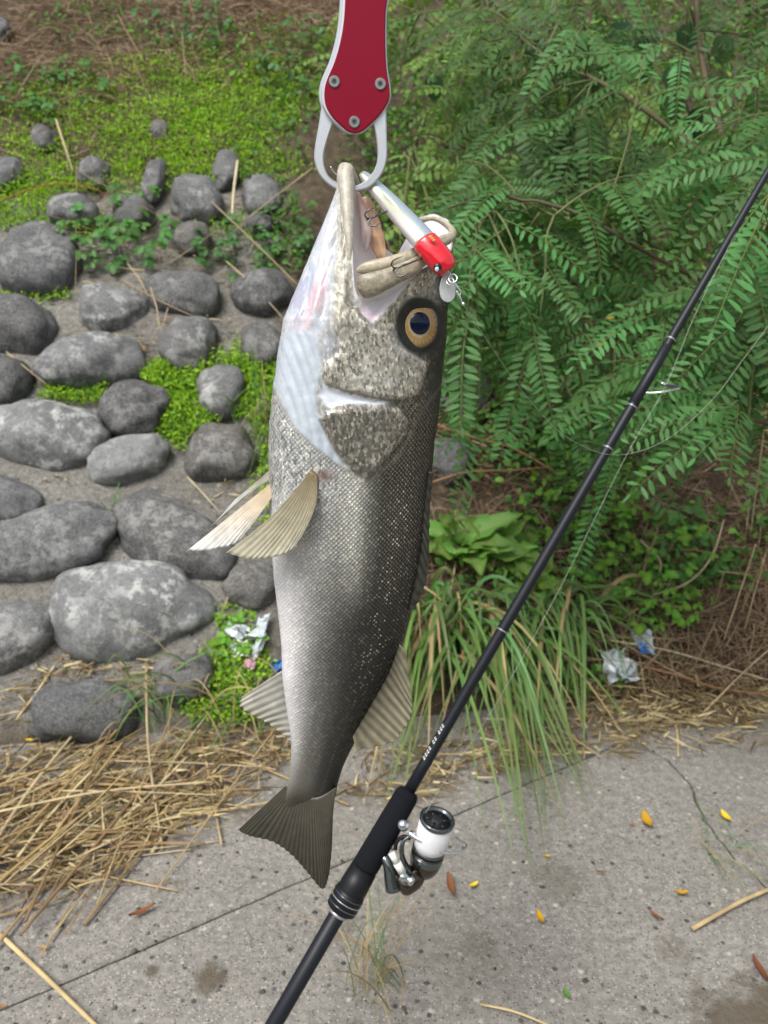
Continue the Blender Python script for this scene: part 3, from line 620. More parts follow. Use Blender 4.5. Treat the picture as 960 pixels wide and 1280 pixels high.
def surf_w(x, y):
    sf = G2[:nout].reshape(-1, 3); a_, b_ = project(to_world(sf)); d_ = np.where(sf[:, 2] > 0, np.hypot(a_-x, b_-y), 1e9); return sf[np.argmin(d_), 2]/KP
def fin(name, base, tip, rays, cb, ct, thick=(2.4, .8), pleat=1.6, cut=2.5, K=26, streak=.35, label=None, arc=0.0):
    nn = rays*6+1; B = smooth_pts(base, nn); T = smooth_pts(tip, nn); s = np.linspace(0, 1, nn)
    ph = np.cos(s*rays*2*np.pi); t = np.linspace(0, 1, K)[:, None]
    Ts = T+(B-T)/np.linalg.norm(B[:, :2]-T[:, :2], axis=1)[:, None]*cut*(.5-.5*ph)[:, None]
    Pm = B[None]*(1-t[..., None])+Ts[None]*t[..., None]
    ry = (Ts-B)[:, :2]; pr = np.column_stack([-ry[:, 1], ry[:, 0]])/(np.linalg.norm(ry, axis=1)[:, None]+1e-9)
    Pm[..., :2] += pr[None]*(np.sin(np.pi*t)*arc)[..., None]
    rv = (1+.45*noise3(np.column_stack([np.floor(s*rays+.5)*3.7, 0*s, 0*s]), 12)); ph = ph*rv
    bow = np.sin(np.pi*t)*4.0; wv = pleat*ph[None]*(.25+.75*t)
    out = []; cc = []
    for sgn in (1, -1):
        hw = (thick[0]*(1-t)+thick[1]*t)/2*np.ones((1, nn))
        out.append(loc(Pm[..., 0], Pm[..., 1], Pm[..., 2]+bow+wv+sgn*hw))
        c = np.asarray(cb)*(1-t[..., None])+np.asarray(ct)*t[..., None]
        c = c*(1+streak*(ph[None, :, None]))*(1+.15*noise3(np.stack([Pm[..., 0]/6, Pm[..., 1]/6, 0*Pm[..., 0]], -1), 4)[..., None]); cc.append(np.clip(c, 0, 1))
    n1 = K*nn; F1 = grid_faces(K, nn); F2 = (F1+n1)[:, ::-1]
    bd = np.concatenate([np.arange(nn), np.arange(1, K)*nn+nn-1, (K-1)*nn+np.arange(nn-2, -1, -1), np.arange(K-2, 0, -1)*nn])
    b2 = np.roll(bd, -1); F3 = np.column_stack([bd, bd+n1, b2+n1, b2])
    o = mesh(name, np.vstack([out[0].reshape(-1, 3), out[1].reshape(-1, 3)]), [F1, F2, F3], M['fin'], fish, cols={'col': np.vstack([cc[0].reshape(-1, 3), cc[1].reshape(-1, 3)])})
    if label: o['label'] = label
    return o
z5 = lambda pts, w: [(220+a/4.8, 560+b/4.8, w_) for (a, b), w_ in zip(pts, w if np.ndim(w) else [w]*len(pts))]
SW = surf_w(394., 595.)
fin('pectoral_fin', z5([(815, 125), (835, 145), (850, 170), (842, 205)], [SW-1, SW, SW, SW-1]), z5([(298, 628), (420, 664), (520, 664), (640, 640), (720, 585), (762, 490), (778, 380)], [SW+8, SW+14, SW+18, SW+22, SW+22, SW+18, SW+10]), 17, (.20, .155, .065), (.50, .48, .37), pleat=.45, streak=.20, cut=.6, arc=-7.0, label='olive ribbed pectoral fin')
fin('pelvic_fin', z5([(575, 205), (585, 225), (590, 250), (590, 275)], [26, 28, 30, 32]), z5([(72, 612), (120, 616), (200, 612), (255, 597), (310, 590), (370, 560), (430, 500)], [10, 20, 28, 34, 38, 40, 40]), 9, (.58, .44, .26), (.72, .74, .72), pleat=.6, streak=.10, cut=.5, label='white pelvic fin with pinkish base')
fin('pelvic_fin', z5([(565, 130), (570, 150), (575, 180)], [-16, -14, -10]), z5([(335, 328), (345, 318), (210, 470), (205, 468), (240, 440), (330, 340)], [-25]*6), 5, (.5, .46, .38), (.62, .63, .60), pleat=1.5, streak=.15)
fin('anal_fin', [(359, 834, 2), (363, 868, 2), (369, 903, 2), (374, 932, 2)], [(301, 872, 6), (300, 884, 9), (318, 896, 10), (335, 905, 8), (352, 918, 6), (364, 932, 4)], 11, (.42, .42, .39), (.46, .44, .37), pleat=.6, cut=3, streak=.3)
fin('second_dorsal_fin', [(498, 804, 0), (485, 838, 0), (460, 880, 0), (440, 918, 0)], [(509, 815, 0), (514, 868, 8), (515, 893, 10), (505, 914, 10), (488, 930, 8), (446, 939, 4)], 13, (.075, .066, .045), (.36, .33, .23), pleat=.9, cut=2, streak=.4)
fin('first_dorsal_fin', [(534, 588, -2), (527, 640, -2), (522, 690, -2), (508, 762, -2)], [(543, 592, -2), (538, 640, 0), (537, 690, 2), (533, 730, 2), (520, 762, 0)], 12, (.03, .032, .028), (.06, .058, .045), pleat=1.2)
fin('tail_fin', [(357, 982, 0), (374, 994, 0), (398, 996, 0), (420, 984, 0)], [(297, 1038, 0), (310, 1045, 2), (341, 1053, 3), (365, 1070, 4), (385, 1092, 3), (403, 1112, 2), (411, 1095, 1), (415, 1060, 0), (416, 1020, 0)], 30, (.092, .085, .066), (.060, .055, .041), thick=(9, .8), pleat=.45, cut=1.5, streak=.28)
# lips and jaw bones
def bone(name, pts, rad, ca, cb, flat=1.0, label=None):
    P = smooth_pts(pts, 40); L = loc(P[:, 0], P[:, 1], P[:, 2]); R = np.interp(np.linspace(0, 1, 40), np.linspace(0, 1, len(rad)), rad)*KP
    R = R*np.sqrt(np.clip(1-np.abs(np.linspace(-1, 1, 40))**14, .12, 1)); V, F = tube(L, R, 16, flat=flat, upv=(0, 0, 1)); sv_ = np.repeat(np.linspace(0, 1, 40), 16); av_ = np.tile(np.linspace(0, 2*np.pi, 16, endpoint=False), 40); stk = 1+.35*fbm(np.column_stack([3*np.cos(av_), 3*np.sin(av_), sv_*4]), 91, 3); V = V+(V-np.repeat(L, 16, 0))*(.10*fbm(V*170, 66, 3))[:, None]; c = np.linspace(0, 1, 40)[:, None]
    o = mesh(name, V, F, M['lip'], fish, cols={'col': np.clip(np.repeat(np.asarray(ca)*(1-c)+np.asarray(cb)*c, 16, 0)*stk[:, None], .02, .9)})
    if label: o['label'] = label
    return o
bone('maxilla', [(447, 360, 62), (472, 353, 63), (505, 339, 55), (535, 322, 42), (552, 312, 30)], [12.5, 12, 9, 6.5, 5], (.15, .13, .085), (.42, .37, .26), .45, 'olive brown jaw bone with rounded end')
bone('upper_lip', [(446, 338, 50), (470, 333, 52), (500, 325, 48), (530, 313, 38), (552, 302, 24), (566, 294, 2), (562, 283, -14), (545, 274, -30), (525, 277, -42), (516, 290, -52)], [6.5, 7.5, 7.5, 7, 6.5, 5.5, 4.5, 4.5, 4, 3], (.33, .29, .20), (.36, .32, .235), .7, 'tan lip around the open mouth')
bone('lower_jaw', [(437, 330, 46), (436, 290, 36), (434, 250, 22), (432, 222, 9), (434, 211, 2), (441, 218, -9), (452, 243, -22), (466, 278, -34)], [2, 5.5, 8, 9.5, 9.5, 5, 4, 2], (.30, .285, .23), (.40, .36, .30), .7, 'speckled lower jaw')
bone('tongue', [(455, 246, -14), (463, 275, -22), (470, 298, -24), (478, 325, -26)], [7, 10, 10, 6], (.66, .40, .28), (.70, .42, .22), .5, 'pink orange tongue')
bone('gill_arch', [(447, 240, -4), (454, 268, -8), (458, 292, -10), (456, 312, -14)], [3, 5, 6, 3], (.66, .42, .38), (.70, .60, .60), .5)
# eye
eye = empty('eye'); eye.parent = fish
ec = loc(523., 406., 0.)
surf = G2[:nout].reshape(-1, 3); sx, sy = project(to_world(surf)); kk = (surf[:, 2] > 0); dd = np.where(kk, np.hypot(sx-523, sy-406), 1e9); i0 = np.argsort(dd)[:200]
zc = surf[i0, 2].mean()/KP; ec = loc(523., 406., zc+1); nrm = np.array([.30, .06, 1.]); nrm /= np.linalg.norm(nrm)
A = frame_of(nrm, (0, 1, 0))
def dome(name, rx, ry, h, off, mat, cfun=None, sub=eye, n=48, m=18, dx=0., dy=0.):
    t = np.linspace(0, 1, m)[:, None]; a = np.linspace(0, 2*np.pi, n, endpoint=False)[None]
    V = ec+(dx*KP+rx*KP*t*np.cos(a))[..., None]*A[0]+(dy*KP+ry*KP*t*np.sin(a))[..., None]*A[1]+((off+h*np.sqrt(np.clip(1-.94*t**2, 0, 1)))*KP+0*a)[..., None]*A[2]
    cc = None if cfun is None else {'col': cfun(t+0*a, a+0*t).reshape(-1, 3)}
    return mesh(name, V.reshape(-1, 3), [grid_faces(m, n, True)], mat, sub, cols=cc)
def iriscol(t, a):
    s = [0, .44, .49, .56, .75, .92, 1.]
    c = np.stack([np.interp(t, s, [.1, .1, .70, .42, .50, .34, .05]), np.interp(t, s, [.1, .1, .60, .27, .33, .20, .045]), np.interp(t, s, [.1, .1, .42, .10, .13, .08, .03])], -1)
    return c*(1+.25*np.sin(a*23+t*9)[..., None]*(t[..., None] > .6))*(1-.35*np.maximum(0, np.cos(a))[..., None])
dome('socket', 28, 30, 6, -4.5, M['socket'])
dome('iris', 24.5, 27, 9, -3, M['iris'], iriscol)
dome('pupil', 12.2, 12.6, 3.6, 4.6, M['pupil'], dy=1.5)
# ------------------------------------------------------------------ the fish grip
def slab_px(pts, w0, w1, bev, smooth_n=0):
    P = np.asarray(pts, float); L = loc(P[:, 0], P[:, 1], (w0+w1)/2.)[:, :2]
    return slab(L, w0*KP, w1*KP, bev*KP)
grip = empty('fish_grip', mw=FM); tag(grip, 'red and silver metal fish grip clamped on the lower jaw', 'fish grip')
PLR = [(484, 0), (482, 19), (481.6, 56), (483, 84), (486, 105), (487, 118), (484.5, 129), (474, 144.5), (460, 158.5), (452, 164.5), (444, 166.5), (436, 165), (429, 159.5), (417, 148), (408, 134), (405.5, 122), (406, 110), (409.5, 98), (418, 78), (425, 54), (429.5, 28), (431.5, 0)]
TOPP = [(434, -60), (436, -150), (440, -185), (450, -200), (466, -200), (477, -185), (482, -150), (485, -60)]
def dense(pts, n): return smooth_pts(list(pts)+[pts[0]], n)[:-1]
front = dense(PLR+TOPP, 150)
V, F = slab_px(front, 9, 12, 1.1); mesh('red_plate', V, F, M['red_plate'], grip, smooth=False)
cen_ = np.array([447, 60]); grow = front+np.where(front[:, :1] < 447, -4.0, 1.6)*np.array([1, 0]); grow[:, 1] += np.where(front[:, 1] > 130, 1.2, 0)
V, F = slab_px(grow, 2, 8.7, 1.3); mesh('silver_body', V, F, M['alu'], grip, smooth=False)
grow2 = front+np.where(front[:, :1] < 447, -6.5, .6)*np.array([1, 0])
V, F = slab_px(grow2, -10, -2, 1.3); mesh('back_plate', V, F, M['alu'], grip, smooth=False)
for sx_, sy_ in ((418, 102), (475.5, 105), (443, 152.5)):
    c0 = loc(sx_, sy_, 12.); Vv, Ff = lathe([(6.2*KP, -.4*KP), (6.2*KP, .9*KP), (5.4*KP, 1.7*KP), (3.6*KP, 1.7*KP), (3.2*KP, 1.2*KP)], c0, (0, 0, 1), 24, (0, 1, 0))
    s = mesh('screw', Vv, Ff, M['steel'], grip, smooth=False)
    Vv, Ff = lathe([(2.6*KP, 1.25*KP), (2.6*KP, 1.75*KP), (1.2*KP, 1.4*KP)], c0, (0, 0, 1), 6, (0, 1, 0)); mesh('socket', Vv, Ff, M['socket'], s, smooth=False)
LJ = smooth_pts([(404, 120), (398.5, 156), (393.5, 186), (393.5, 203), (401, 221), (418, 235.5), (436, 240)], 30)
LI = smooth_pts([(436, 232), (418, 226), (408.5, 216), (404.5, 199), (408.5, 178), (418, 150), (425, 130)], 30)
V, F = slab_px(np.vstack([LJ, LI]), -3.5, 1.5, 1.2); mesh('jaw', V, F, M['alu'], grip, smooth=False)['label'] = 'silver hooked jaw behind the fish lip'
RJ = smooth_pts([(482, 120), (483.5, 168), (483.5, 199), (476.5, 219), (462, 234), (447, 239), (440, 239)], 30)
RI = smooth_pts([(440, 232), (447, 231.5), (456, 226.5), (466, 215.5), (471.5, 201), (471, 178), (465, 150), (458, 130)], 30)
V, F = slab_px(np.vstack([RJ, RI]), 10.0-8, 7.5, 1.3); jw = mesh('jaw', V, F, M['alu'], grip, smooth=False); jw['label'] = 'silver hooked jaw in front of the lure'

# ------------------------------------------------------------------ the lure
lure = empty('fishing_lure', mw=FM); tag(lure, 'silver minnow lure with red head caught in the mouth of the fish', 'lure')
ax = smooth_pts([(453, 217, -12), (481, 247, 4), (508, 276, 38), (530, 301, 54), (548, 322, 60), (561, 339, 62)], 60)
s = np.linspace(0, 1, 60); rad = np.interp(s, [0, .06, .25, .5, .72, .88, .96, 1], [5, 8.5, 12, 13.8, 14.8, 14.2, 12, 8.5])
LP = loc(ax[:, 0], ax[:, 1], ax[:, 2])
cut = 36
V, F = tube(LP[:cut+1], rad[:cut+1]*KP, 28, flat=.72, upv=(.4, .3, 1)); 
ang = np.tile(np.linspace(0, 2*np.pi, 28, endpoint=False), cut+1)
cc = np.stack([.62+.12*np.sin(ang*2+.5), .64+.10*np.sin(ang*2-.3), .64+.10*np.cos(ang*3)], -1)*(1-.3*(np.sin(ang+1.0) < -.75)[:, None])
mesh('lure_body', V, F, M['lure'], lure, cols={'col': cc})['label'] = 'pearly silver lure body'
V, F = tube(LP[cut:], (rad[cut:]+.9)*KP, 12, flat=.80, upv=(.4, .3, 1)); hd_o = mesh('lure_head', V, F, M['red_paint'], lure); hd_o['label'] = 'glossy red lure head'
hdc = LP[52]
V, F = ball(loc(547., 334., 76.), np.array([4.6, 4.6, 3.0])*KP); e_o = mesh('lure_eye', V, F, M['black'], lure)
V, F = ball(loc(546.2, 336.5, 79.), np.array([2.3, 2.6, 1.3])*KP); mesh('glint', V, F, M['white_eye'], e_o)
for k in range(3):                                     # small gold printed bars on the red head
    a_ = loc(536.+k*2.6, 296.+k*2.2, 72.5); b_ = loc(540.5+k*2.2, 295.+k*2.6, 71.)
    V, F = tube(np.array([a_, b_]), .9*KP, 6); mesh('gold_mark', V, F, M['gold'], hd_o)
t_ = np.linspace(0, 2*np.pi, 40, endpoint=False)
lipx = 559.5+(13.5*np.sin(t_))*np.interp(np.cos(t_), [-1, 1], [.92, .45]); lipy = 358.-19*np.cos(t_)
V, F = slab_px(np.column_stack([lipx, lipy]), 57, 59.2, .7); lp_o = mesh('lure_lip', V, F, M['clear'], lure); lp_o['label'] = 'clear plastic diving lip'
ring = loc(559.5+13.5*np.sin(t_)*np.interp(np.cos(t_), [-1, 1], [.92, .45]), 358.-19*np.cos(t_), 58.1); V, F = tube(np.vstack([ring, ring[:1]]), .8*KP, 6); mesh('lip_edge', V, F, M['bright_wire'], lp_o)
def ringm(cx, cy, w, r, wr, mat, name, parent, sq=1.0):
    R_ = loc(cx+r*np.cos(t_), cy+r*sq*np.sin(t_), w+r*.4*np.sin(t_)); V, F = tube(np.vstack([R_, R_[:1]]), wr*KP, 8, caps=False); return mesh(name, V, F, mat, parent)
ringm(566., 348., 64., 5.2, .8, M['bright_wire'], 'split_ring', lure); ringm(563., 352., 63., 4.5, .7, M['bright_wire'], 'line_eye', lure)
cl = smooth_pts([(568, 352, 64), (572, 359, 65), (576, 365, 65), (574, 370, 65), (571, 364, 65), (575, 371, 66), (578, 379, 66)], 40); V, F = tube(loc(cl[:, 0], cl[:, 1], cl[:, 2]), .8*KP, 6); mesh('snap_clip', V, F, M['bright_wire'], lure)
V, F = ball(loc(579., 380., 66.), 1.9*KP); mesh('snap_swivel', V, F, M['bright_wire'], lure)
def treble(p0, dirs, r, name='treble_hook'):
    o = None
    A_ = Acc(); sh = smooth_pts([p0, dirs], 12); Vv, Ff = tube(loc(sh[:, 0], sh[:, 1], sh[:, 2]), 1.0*KP, 8); A_.add(Vv, Ff)
    e = np.asarray(dirs, float); d = e-np.asarray(p0, float); d[2] = 0; d /= np.linalg.norm(d); n_ = np.array([-d[1], d[0], 0])
    for sgn, wv_ in ((1, .25), (-1, .25), (.15, -1.)):
        sd_ = n_*sgn*.9+np.array([0, 0, wv_]); sd_ /= np.linalg.norm(sd_); tt = np.linspace(0, np.pi*1.12, 18)[:, None]
        Q = e+d*np.sin(tt)*r*.8+sd_*(1-np.cos(tt))*r*.55; tipp = Q[-1]-d*r*.55; Q = np.vstack([Q, tipp])
        Vv, Ff = tube(loc(Q[:, 0], Q[:, 1], Q[:, 2]), np.concatenate([np.full(16, .9), [.7, .5, .15]])*KP, 7); A_.add(Vv, Ff)
    R_ = np.asarray(p0, float); Vv, Ff = tube(loc(R_[0]+2.4*np.cos(t_), R_[1]+2.4*np.sin(t_), R_[2]+0*t_), .6*KP, 6, False); A_.add(Vv, Ff)
    return A_.build(name, M['hook'], lure)
treble((528, 322, 62), (500, 334, 70), 11); treble((488, 262, 26), (466, 272, 34), 10)
hk = smooth_pts([(440, 228, -4), (428, 222, -6), (418, 216, -6), (413, 208, -5)], 14); V, F = tube(loc(hk[:, 0], hk[:, 1], hk[:, 2]), np.linspace(1.2, .4, 14)*KP, 8); mesh('treble_hook', V, F, M['bright_wire'], lure)

# ------------------------------------------------------------------ fishing rod and reel
def rodpt(px_, py_, d): return at_depth(np.float64(px_), np.float64(py_), np.float64(d))
butt = ground(228., 1478.); db = (butt-CAM)@FW
top = rodpt(945, 240, db*1.10)
rd = top-butt; RL = np.linalg.norm(rd); rd = rd/RL
def rod_at_px(y):                                      # point on the rod that shows at image row y
    lo, hi = -.2, 1.6
    for _ in range(50):
        m_ = (lo+hi)/2
        if project(butt+rd*RL*m_)[1] > y: lo = m_
        else: hi = m_
    return lo*RL
rod = empty('fishing_rod', butt); tag(rod, 'black fishing rod leaning up into the green shrub', 'fishing rod')
def px_r(d_px, L): return d_px/2*((butt+rd*L-CAM)@FW)/FPX
def rtube(name, L0, L1, r0, r1, mat, n=20, parent=rod, extra=None):
    V, F = lathe([(r0*.9, L0), (r0, L0+.0008), (r1, L1-.0008), (r1*.9, L1)] if extra is None else extra, (0, 0, 0), rd, n, (0, 1, 0)); return mesh(name, V, F, mat, parent)
Lg0, Lg1, Lh0, Lh1 = rod_at_px(1085), rod_at_px(988), rod_at_px(1128), rod_at_px(1085)
rb = px_r(15, Lg1); rt = px_r(9.0, RL); LT = RL+1.05
blank_r = lambda L: np.interp(L, [Lg1, rod_at_px(700), rod_at_px(500), RL, LT], [rb, px_r(13.8, rod_at_px(700)), px_r(12.6, rod_at_px(500)), rt, .0011])
rtube('handle_tube', .02, Lh0+.004, px_r(20, .1), px_r(21, Lh0), M['blank'], 24)
rtube('butt_cap', .0, .03, px_r(30, .0), px_r(28, .03), M['foam'], 24)
fr = px_r(33, Lg1)
rtube('fore_grip', Lg0-.002, Lg1, 0, 0, M['foam'], 28, extra=[(fr*.9, Lg0), (fr*1.02, Lg0+.004), (fr*.98, (Lg0+Lg1)/2), (fr*.92, Lg1-.008), (fr*.80, Lg1-.002), (rb*1.1, Lg1)])
sr = px_r(37, Lh0)
rtube('reel_seat', Lh0, Lh1, 0, 0, M['seat'], 28, extra=[(sr*.9, Lh0), (sr*.97, Lh0+.006), (sr*1.0, (Lh0+Lh1)/2), (sr*.93, Lh1)])
rtube('locking_hood', Lh0-.012, Lh0+.018, 0, 0, M['seat'], 28, extra=[(sr*.85, Lh0-.012), (sr*1.06, Lh0-.009), (sr*1.08, Lh0+.012), (sr*1.0, Lh0+.018)])
for k in range(3):
    L = Lh0-.004+k*.007; rtube('hood_ring', L, L+.0022, sr*1.115, sr*1.115, M['silver_ring' if k == 1 else 'gunmetal'], 28)
rtube('end_ring', Lh0-.017, Lh0-.0125, sr*.72, sr*.72, M['silver_ring'], 24)
Ls = np.linspace(Lg1-.01, LT, 40); V, F = lathe([(blank_r(L), L) for L in Ls], (0, 0, 0), rd, 20, (0, 1, 0)); mesh('blank', V, F, M['blank'], rod)
for y in (424, 508, 560, 788):
    L = rod_at_px(y); rtube('winding', L-.0012, L+.0012, blank_r(L)*1.06, blank_r(L)*1.06, M['silver_ring'])
L0_, L1_ = rod_at_px(505), rod_at_px(432); rtube('guide_wrap', L0_, L1_, blank_r(L0_)*1.1, blank_r(L1_)*1.1, M['blank'])
def rel(P): return np.asarray(P)-butt
dg = (butt+rd*rod_at_px(490)-CAM)@FW
gp = lambda pts: rel(np.array([rodpt(a, b_, dg+c_) for a, b_, c_ in pts]))
V, F = tube(gp(smooth_pts([(802, 491, 0), (820, 491, -.004), (838, 488, -.008), (850, 484, -.01), (838, 481, -.014), (826, 479, -.016)], 24)), .0016, 8); gd = mesh('guide', V, F, M['bright_wire'], rod)
gc = rodpt(838, 482, dg-.02); ga = np.cross(rd, [0, 0, 1.]); tt = np.linspace(0, 2*np.pi, 32, endpoint=False)
gu = np.array([.95, .25, -.15]); gu /= np.linalg.norm(gu); gv = np.cross(gu, rd); gv /= np.linalg.norm(gv)
Rg = rel(gc)+.0125*np.cos(tt)[:, None]*gu+.0115*np.sin(tt)[:, None]*gv*.45
V, F = tube(np.vstack([Rg, Rg[:1]]), .0014, 8, False); mesh('guide_ring', V, F, M['gunmetal'], gd)
# white maker's lettering along the blank (too small to read in the photograph: a run of short white strokes)
side = np.cross(rd, FW); side /= np.linalg.norm(side)
fcam = -FW-rd*(-FW@rd); fcam /= np.linalg.norm(fcam)
sgn = -1 if (side@RT) > 0 else 1
y0_, y1_ = 949, 909; A_ = Acc(); rr_ = random.Random(3)
Ls = np.linspace(rod_at_px(y0_), rod_at_px(y1_), 11)
for k, L in enumerate(Ls):
    if k in (4, 7): continue
    R0 = blank_r(L)*1.015; phi = math.radians(38); h_ = (Ls[1]-Ls[0])*.5
    for j in range(2):
        p_ = phi+(.35*j); n_ = fcam*math.cos(p_)+side*sgn*math.sin(p_); c_ = rd*(L+(.25*h_ if j else -.2*h_)); t2 = np.cross(n_, rd)
        q_ = [c_+n_*R0-rd*h_*.6-t2*.0007, c_+n_*R0+rd*h_*.6-t2*.0007, c_+n_*R0+rd*h_*.6+t2*.0007, c_+n_*R0-rd*h_*.6+t2*.0007]
        A_.add(np.array(q_+[v_-n_*.0006 for v_ in q_]), np.array([[0, 1, 2, 3], [7, 6, 5, 4], [0, 4, 5, 1], [1, 5, 6, 2], [2, 6, 7, 3], [3, 7, 4, 0]]))
A_.build('lettering', M['white_print'], rod, smooth=False)

# reel, clamped under the fore grip
dr = (butt+rd*rod_at_px(1060)-CAM)@FW - .012
KR = dr/FPX
reel = empty('spinning_reel', rodpt(500, 1075, dr)); tag(reel, 'chrome spinning reel with white line mounted on the rod', 'fishing reel')
RO = np.array(reel.location)
def rp(x, y, c=0.0): return at_depth(np.float64(x), np.float64(y), np.float64(dr-c*KR))-RO
sa = rp(547, 1023, 14)-rp(530, 1083, -12); sl = np.linalg.norm(sa); sa = sa/sl; s0 = rp(530, 1083, -12)
def lat(name, prof, mat, parent=reel, n=36, O=s0, axis=sa):
    V, F = lathe([(r*KR, h*KR) for r, h in prof], O, axis, n, (0, 1, 0)); return mesh(name, V, F, mat, parent)
H = sl/KR
lat('rotor', [(9, -10), (15, -7), (19, 2), (20.5, 12), (20.5, 24), (18, 26)], M['bronze'])
lat('rotor_band', [(20.7, 13), (21, 14), (21, 22), (20.7, 23)], M['gunmetal'])
sp_o = lat('spool', [(16, 24), (19.5, 25), (20.5, 29), (21.4, 30), (21.4, 33), (19, 34), (18.5, H-9), (21.5, H-5), (22.3, H-2), (22.0, H), (20.5, H+.6), (18, H-.2), (17, H-2.5)], M['gunmetal'])
lat('wound_line', [(19.2, 33.5), (20.9, 34.5), (21.2, 42), (20.9, H-8.5), (19.2, H-7.5)], M['spool_line'], sp_o)
lat('spool_face', [(17, H-2.4), (16, H-3.2), (8, H-3.4), (7.5, H-.8), (5, H+.2)], M['socket'], sp_o)
fr_ = frame_of(sa, (0, 1, 0))
for k in range(6):
    a_ = k*math.pi/3; d_ = fr_[0]*math.cos(a_)+fr_[1]*math.sin(a_); V, F = tube(np.array([s0+sa*(H-2.2)*KR+d_*6*KR, s0+sa*(H-2.0)*KR+d_*15*KR]), 1.7*KR, 6); mesh('drag_rib', V, F, M['black'], sp_o)
body_pts = smooth_pts([(524, 1088, -14), (515, 1098, -6), (505, 1104, -2), (497, 1108, 0)], 16)
P_ = np.array([rp(*q) for q in body_pts]); V, F = tube(P_, np.interp(np.linspace(0, 1, 16), [0, .3, .7, .92, 1], [12, 15, 15.5, 12, 6])*KR, 24); mesh('gear_housing', V, F, M['bronze'], reel)
P_ = np.array([rp(*q) for q in smooth_pts([(493, 1110, -6), (489, 1095, -4), (486, 1082, -2), (481, 1073, -4), (470, 1069, -8)], 16)]); V, F = tube(P_, np.interp(np.linspace(0, 1, 16), [0, .4, .8, 1], [12, 8, 5.5, 5])*KR, 18); mesh('foot_stem', V, F, M['gunmetal'], reel)
P_ = np.array([rp(*q) for q in smooth_pts([(462, 1096, -5), (471, 1073, -5), (486, 1045, -5)], 12)]); V, F = tube(P_, np.array([2]+[4.5]*10+[2])*KR, 12, flat=.7); mesh('foot', V, F, M['gunmetal'], reel)
hp = [rp(489, 1066, 20), rp(497, 1080, 20), rp(503, 1090, 18)]
V, F = tube(np.array([hp[0], hp[0]+(hp[1]-hp[0])*.85]), 4.2*KR, 18); mesh('handle_knob', V, F, M['knob'], reel)
V, F = tube(np.array([hp[0]+(hp[1]-hp[0])*.9, hp[2]]), 5.2*KR, 18); mesh('knob_sleeve', V, F, M['knob'], reel)
V, F = lathe([(5.5*KR, 0), (6.6*KR, 1*KR), (6.6*KR, 7*KR), (4.5*KR, 9*KR), (4.4*KR, 12*KR), (6.5*KR, 13*KR), (6.5*KR, 17*KR), (4*KR, 19*KR)], rp(500, 1093, 16), rp(516, 1102, 18)-rp(500, 1093, 16), 24); mesh('handle_hub', V, F, M['chrome'], reel)
P_ = np.array([rp(*q) for q in smooth_pts([(513, 1090, 4), (505, 1078, 6), (502, 1065, 8), (504, 1052, 8), (512, 1045, 8)], 20)]); V, F = tube(P_, np.linspace(6, 3.6, 20)*KR, 12, flat=.6); mesh('rotor_arm', V, F, M['gunmetal'], reel)
P_ = np.array([rp(*q) for q in smooth_pts([(494, 1062, -4), (496, 1052, -4), (504, 1046, -2), (513, 1048, 2)], 16)]); V, F = tube(P_, 2.6*KR, 10); mesh('rotor_loop', V, F, M['black'], reel)
V, F = ball(rp(504, 1031, 2), 8.0*KR, 20, 14); mesh('bail_pivot', V, F, M['chrome'], reel)
V, F = lathe([(3*KR, 0), (4.2*KR, 1*KR), (4.2*KR, 7*KR), (3*KR, 8*KR)], rp(511, 1041, 10), rp(520, 1046, 12)-rp(511, 1041, 10), 16); mesh('line_roller', V, F, M['chrome'], reel)
P_ = np.array([rp(*q) for q in smooth_pts([(513, 1042, 12), (526, 1051, 18), (542, 1061, 20), (558, 1066.5, 16), (572, 1066, 8), (581, 1061, -4), (582, 1055, -16), (570, 1047, -26)], 40)]); V, F = tube(P_, np.linspace(2.3, 1.2, 40)*KR, 10); mesh('bail_wire', V, F, M['bright_wire'], reel)

# fishing line: from the reel up through the guide, and a slack bow from the lure to the bush side
lp = [(518, 1040, dr-.01), (560, 970, dr), (620, 880, dr+.0), (700, 735, dg-.02), (780, 575, dg-.02), (832, 482, dg-.02), (868, 395, dg), (905, 320, dg+.01), (948, 238, dg+.02)]
P_ = smooth_pts([rodpt(*q) for q in lp], 80); V, F = tube(P_-P_[0], .00026, 6); o = mesh('fishing_line', V, F, M['line']); o.location = P_[0]; tag(o, 'thin pale fishing line running from the reel through the rod guide', 'fishing line')
dl = (to_world(loc(579., 380., 66.))-CAM)@FW
lp = [(579, 380, dl), (612, 430, dl+.05), (650, 485, dl+.11), (700, 540, dl+.18), (750, 566, dl+.23), (792, 566, dl+.26), (840, 545, dl+.28), (890, 500, dl+.30), (930, 448, dl+.30), (975, 385, dl+.30), (1060, 250, dl+.30)]
P_ = smooth_pts([rodpt(*q) for q in lp], 80); V, F = tube(P_-P_[0], .00019, 6); o = mesh('fishing_line', V, F, M['line']); o.location = P_[0]; tag(o, 'thin slack fishing line bowing from the lure across behind the rod', 'fishing line')
